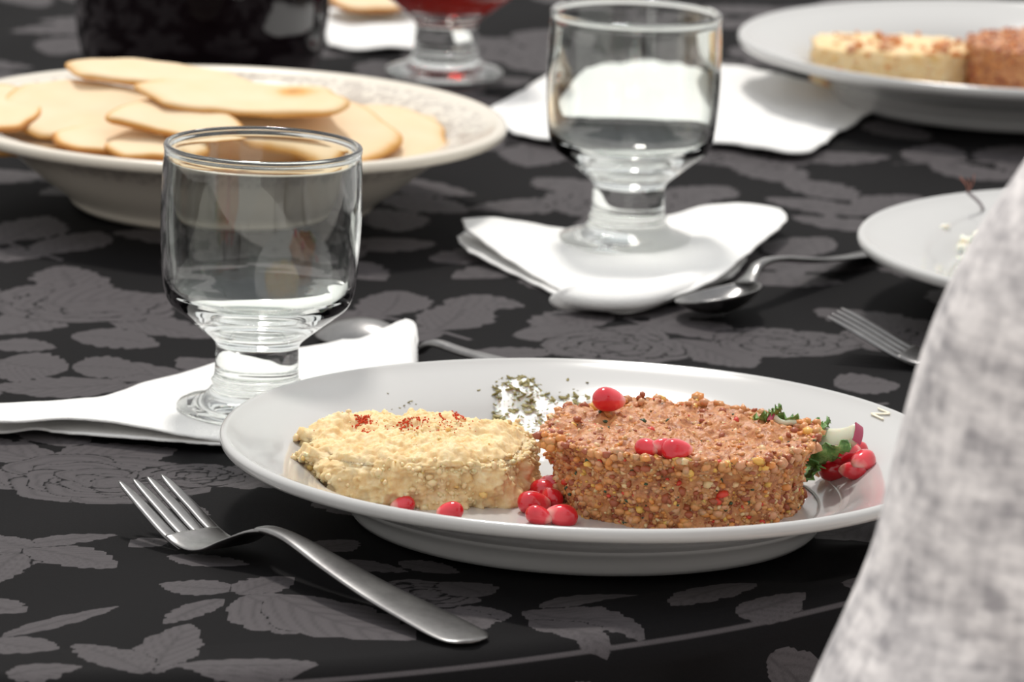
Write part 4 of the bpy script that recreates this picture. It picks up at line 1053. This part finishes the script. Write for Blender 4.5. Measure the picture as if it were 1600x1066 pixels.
# ------------------------------------------------------------------ the guest in the grey linen shirt
def skin_obj(name, pts, edges, rad, mat_, parent, sub=2):
    me = bpy.data.meshes.new(name); me.from_pydata([tuple(p) for p in pts], edges, []); me.materials.append(mat_)
    o = link(bpy.data.objects.new(name, me), parent)
    o.modifiers.new('skin', 'SKIN')
    sv_ = me.skin_vertices[0].data
    for i, r in enumerate(rad): sv_[i].radius = r if isinstance(r, tuple) else (r, r)
    sv_[0].use_root = True
    m = o.modifiers.new('sub', 'SUBSURF'); m.levels = sub; m.render_levels = sub
    m2 = o.modifiers['skin']; m2.use_smooth_shade = True
    return o
def guest():
    Y = 1.62
    top, bot = Q(1590, 240, Y), Q(1292, 1066, Y)
    d = (top - bot).normalized(); nrm = Vector((d.z, 0, -d.x))      # to the right of the outline
    r_arm = 0.060
    sh = top + d * 0.055 + nrm * (r_arm + 0.004); el = bot - d * 0.055 + nrm * (r_arm - 0.004)
    base = Vector((sh.x + 0.17, Y - 0.02, 0.0))
    r = empty('person', base, label='seated guest in a light grey linen shirt, only a sleeve in view at right', cat='person')
    cx = base.x
    z0 = 0.50
    J = {'pelvis': (cx, Y - .02, z0 + .03), 'waist': (cx, Y - .03, .68), 'chest': (cx, Y - .01, .90), 'neck0': (cx, Y, sh.z + .06), 'neck': (cx, Y + .02, sh.z + .12), 'head': (cx, Y + .035, sh.z + .21), 'crown': (cx, Y + .03, sh.z + .29),
         'shl': tuple(sh), 'ell': tuple(el), 'wrl': (el.x + .06, el.y + .19, .640), 'hdl': (el.x + .07, el.y + .25, .632),
         'shr': (cx + .17, Y, sh.z), 'elr': (cx + .24, Y - .02, el.z), 'wrr': (cx + .18, Y + .18, .640), 'hdr': (cx + .165, Y + .24, .632),
         'hpl': (cx - .09, Y, z0 + .02), 'knl': (cx - .13, Y + .38, z0 + .03), 'anl': (cx - .13, Y + .34, .09), 'tol': (cx - .13, Y + .50, .035),
         'hpr': (cx + .09, Y, z0 + .02), 'knr': (cx + .13, Y + .38, z0 + .03), 'anr': (cx + .13, Y + .34, .09), 'tor': (cx + .13, Y + .50, .035)}
    def chain(names, edges, rad, nm, m, shift=base):
        idx = {n: i for i, n in enumerate(names)}
        return skin_obj(nm, [Vector(J[n]) - shift for n in names], [(idx[a], idx[b]) for a, b in edges], rad, m, r)
    for s_, q in (('l', 1), ('r', -1)):
        h = Vector(J['hd' + s_])
        for k, (dx, ln) in enumerate(((-.028, .062), (-.010, .074), (.009, .078), (.027, .070))):
            J['f%s%da' % (s_, k)] = (h.x + dx * -q, h.y + .035, h.z + .002); J['f%s%db' % (s_, k)] = (h.x + dx * -q * 1.1, h.y + .035 + ln * .6, h.z - .004); J['f%s%dc' % (s_, k)] = (h.x + dx * -q * 1.1, h.y + .03 + ln, h.z - .022)
    names = ['pelvis', 'waist', 'chest', 'neck0', 'neck', 'head', 'crown', 'shl', 'ell', 'wrl', 'hdl', 'shr', 'elr', 'wrr', 'hdr', 'hpl', 'knl', 'anl', 'tol', 'hpr', 'knr', 'anr', 'tor']
    ed = [('pelvis', 'waist'), ('waist', 'chest'), ('chest', 'neck0'), ('neck0', 'neck'), ('neck', 'head'), ('head', 'crown'), ('neck0', 'shl'), ('shl', 'ell'), ('ell', 'wrl'), ('wrl', 'hdl'), ('neck0', 'shr'), ('shr', 'elr'), ('elr', 'wrr'), ('wrr', 'hdr'),
          ('pelvis', 'hpl'), ('hpl', 'knl'), ('knl', 'anl'), ('anl', 'tol'), ('pelvis', 'hpr'), ('hpr', 'knr'), ('knr', 'anr'), ('anr', 'tor')]
    rad = [(.13, .10), (.12, .09), (.13, .10), (.07, .06), .05, (.078, .095), (.06, .07), .05, .038, .026, (.036, .016), .05, .038, .026, (.036, .016), .08, .058, .036, (.045, .03), .08, .058, .036, (.045, .03)]
    for s_ in 'lr':
        for k in range(4):
            for q, rr in (('a', .010), ('b', .0088), ('c', .007)): names.append('f%s%d%s' % (s_, k, q)); rad.append(rr)
            ed += [('hd' + s_, 'f%s%da' % (s_, k)), ('f%s%da' % (s_, k), 'f%s%db' % (s_, k)), ('f%s%db' % (s_, k), 'f%s%dc' % (s_, k))]
        J['t' + s_] = (J['hd' + s_][0] + (.045 if s_ == 'l' else -.045), J['hd' + s_][1] + .03, .628); names.append('t' + s_); rad.append(.009); ed.append(('hd' + s_, 't' + s_))
    chain(names, ed, rad, 'body', M_skin)
    chain(['waist', 'pelvis', 'chest', 'neck0', 'shl', 'shr', 'elr', 'wrr'],
          [('pelvis', 'waist'), ('waist', 'chest'), ('chest', 'neck0'), ('neck0', 'shr'), ('shr', 'elr'), ('elr', 'wrr'), ('neck0', 'shl')],
          [(.145, .115), (.155, .12), (.155, .125), (.085, .075), .066, .066, .055, .040], 'shirt', M_linen)
    # near sleeve: its own lofted cloth tube with soft creases
    path = catmull([tuple(sh + nrm * .07 + d * .055), tuple(sh + d * .02 + nrm * .020), tuple(sh.lerp(el, .19) + nrm * .003), tuple(sh.lerp(el, .37) - nrm * .0060), tuple(sh.lerp(el, .66) - nrm * .0005), tuple(el), tuple(Vector(J['wrl']).lerp(el, .35) + Vector((0, 0, .004))), tuple(Vector(J['wrl']) - Vector((0, .03, 0)))], 90)
    rr = catmull([(.075,), (.066,), (r_arm,), (r_arm,), (r_arm - .001,), (.057,), (.048,), (.038,)], 90)
    vs, fs = [], []; n = 64
    for i, p in enumerate(path):
        t = path[min(i + 1, 89)] - path[max(i - 1, 0)]; t /= np.linalg.norm(t); s = np.cross(t, [0, 1.0, 0.02]); s /= np.linalg.norm(s); u = np.cross(s, t)
        for k in range(n):
            a = 2 * pi * k / n
            w = rr[i][0] * (1 + 0.012 * sin(3 * a + i * .12) + 0.008 * sin(i * .35 + a * 2)) + 0.0012 * noise.noise(Vector((i * .2, cos(a) * 2, sin(a) * 2)))
            vs.append(p + s * cos(a) * w + u * sin(a) * w - np.array(base))
    for i in range(89):
        for k in range(n): fs.append((i * n + k, i * n + (k + 1) % n, (i + 1) * n + (k + 1) % n, (i + 1) * n + k))
    fixnormals(mesh('sleeve', vs, fs, M_linen, r))
    chain(['pelvis', 'hpl', 'knl', 'anl', 'hpr', 'knr', 'anr'], [('pelvis', 'hpl'), ('hpl', 'knl'), ('knl', 'anl'), ('pelvis', 'hpr'), ('hpr', 'knr'), ('knr', 'anr')], [(.14, .11), .09, .068, .05, .09, .068, .05], 'trousers', M_jeans)
    # hair cap and face
    hc = Vector(J['head']) - base + Vector((0, -.008, .035))
    bm = bmesh.new(); bmesh.ops.create_icosphere(bm, subdivisions=4, radius=1)
    for v in list(bm.verts):
        if v.co.y > 0.45 and v.co.z < 0.45: bm.verts.remove(v)
    for v in bm.verts: v.co = Vector((v.co.x * .088, v.co.y * .105, v.co.z * .100)) * (1 + .03 * noise.noise(v.co * 8))
    me = bpy.data.meshes.new('hair'); bm.to_mesh(me); bm.free(); me.materials.append(M_hair)
    o = link(bpy.data.objects.new('hair', me), r); o.location = hc
    for x in (-.032, .032):
        v, f = lathe([(0, -.011), (.008, -.008), (.011, 0), (.008, .008), (0, .011)], 12)
        mesh('eye', v, f, mat('eye_white', (.8, .8, .8), .2), r, loc=Vector(J['head']) - base + Vector((x, .085, .0)))
    # simple chair
    ch = empty('dining_chair', (cx, Y - .02, 0), label='dark chair under the guest in the grey shirt', cat='chair')
    def box(nm, c, s):
        v = [(c[0] + a * s[0], c[1] + b * s[1], c[2] + e_ * s[2]) for a in (-1, 1) for b in (-1, 1) for e_ in (-1, 1)]
        o = mesh(nm, v, [(0, 1, 3, 2), (4, 6, 7, 5), (0, 4, 5, 1), (2, 3, 7, 6), (0, 2, 6, 4), (1, 5, 7, 3)], M_wood, ch, smooth=False)
        b_ = o.modifiers.new('bevel', 'BEVEL'); b_.width = .006; b_.segments = 2
    box('seat', (0, 0, .405), (.21, .21, .018)); box('backrest', (0, -.21, .70), (.20, .012, .09))
    for a in (-1, 1):
        box('leg', (a * .18, .18, .194), (.018, .018, .194)); box('leg', (a * .18, -.205, .395), (.018, .018, .395))
guest()
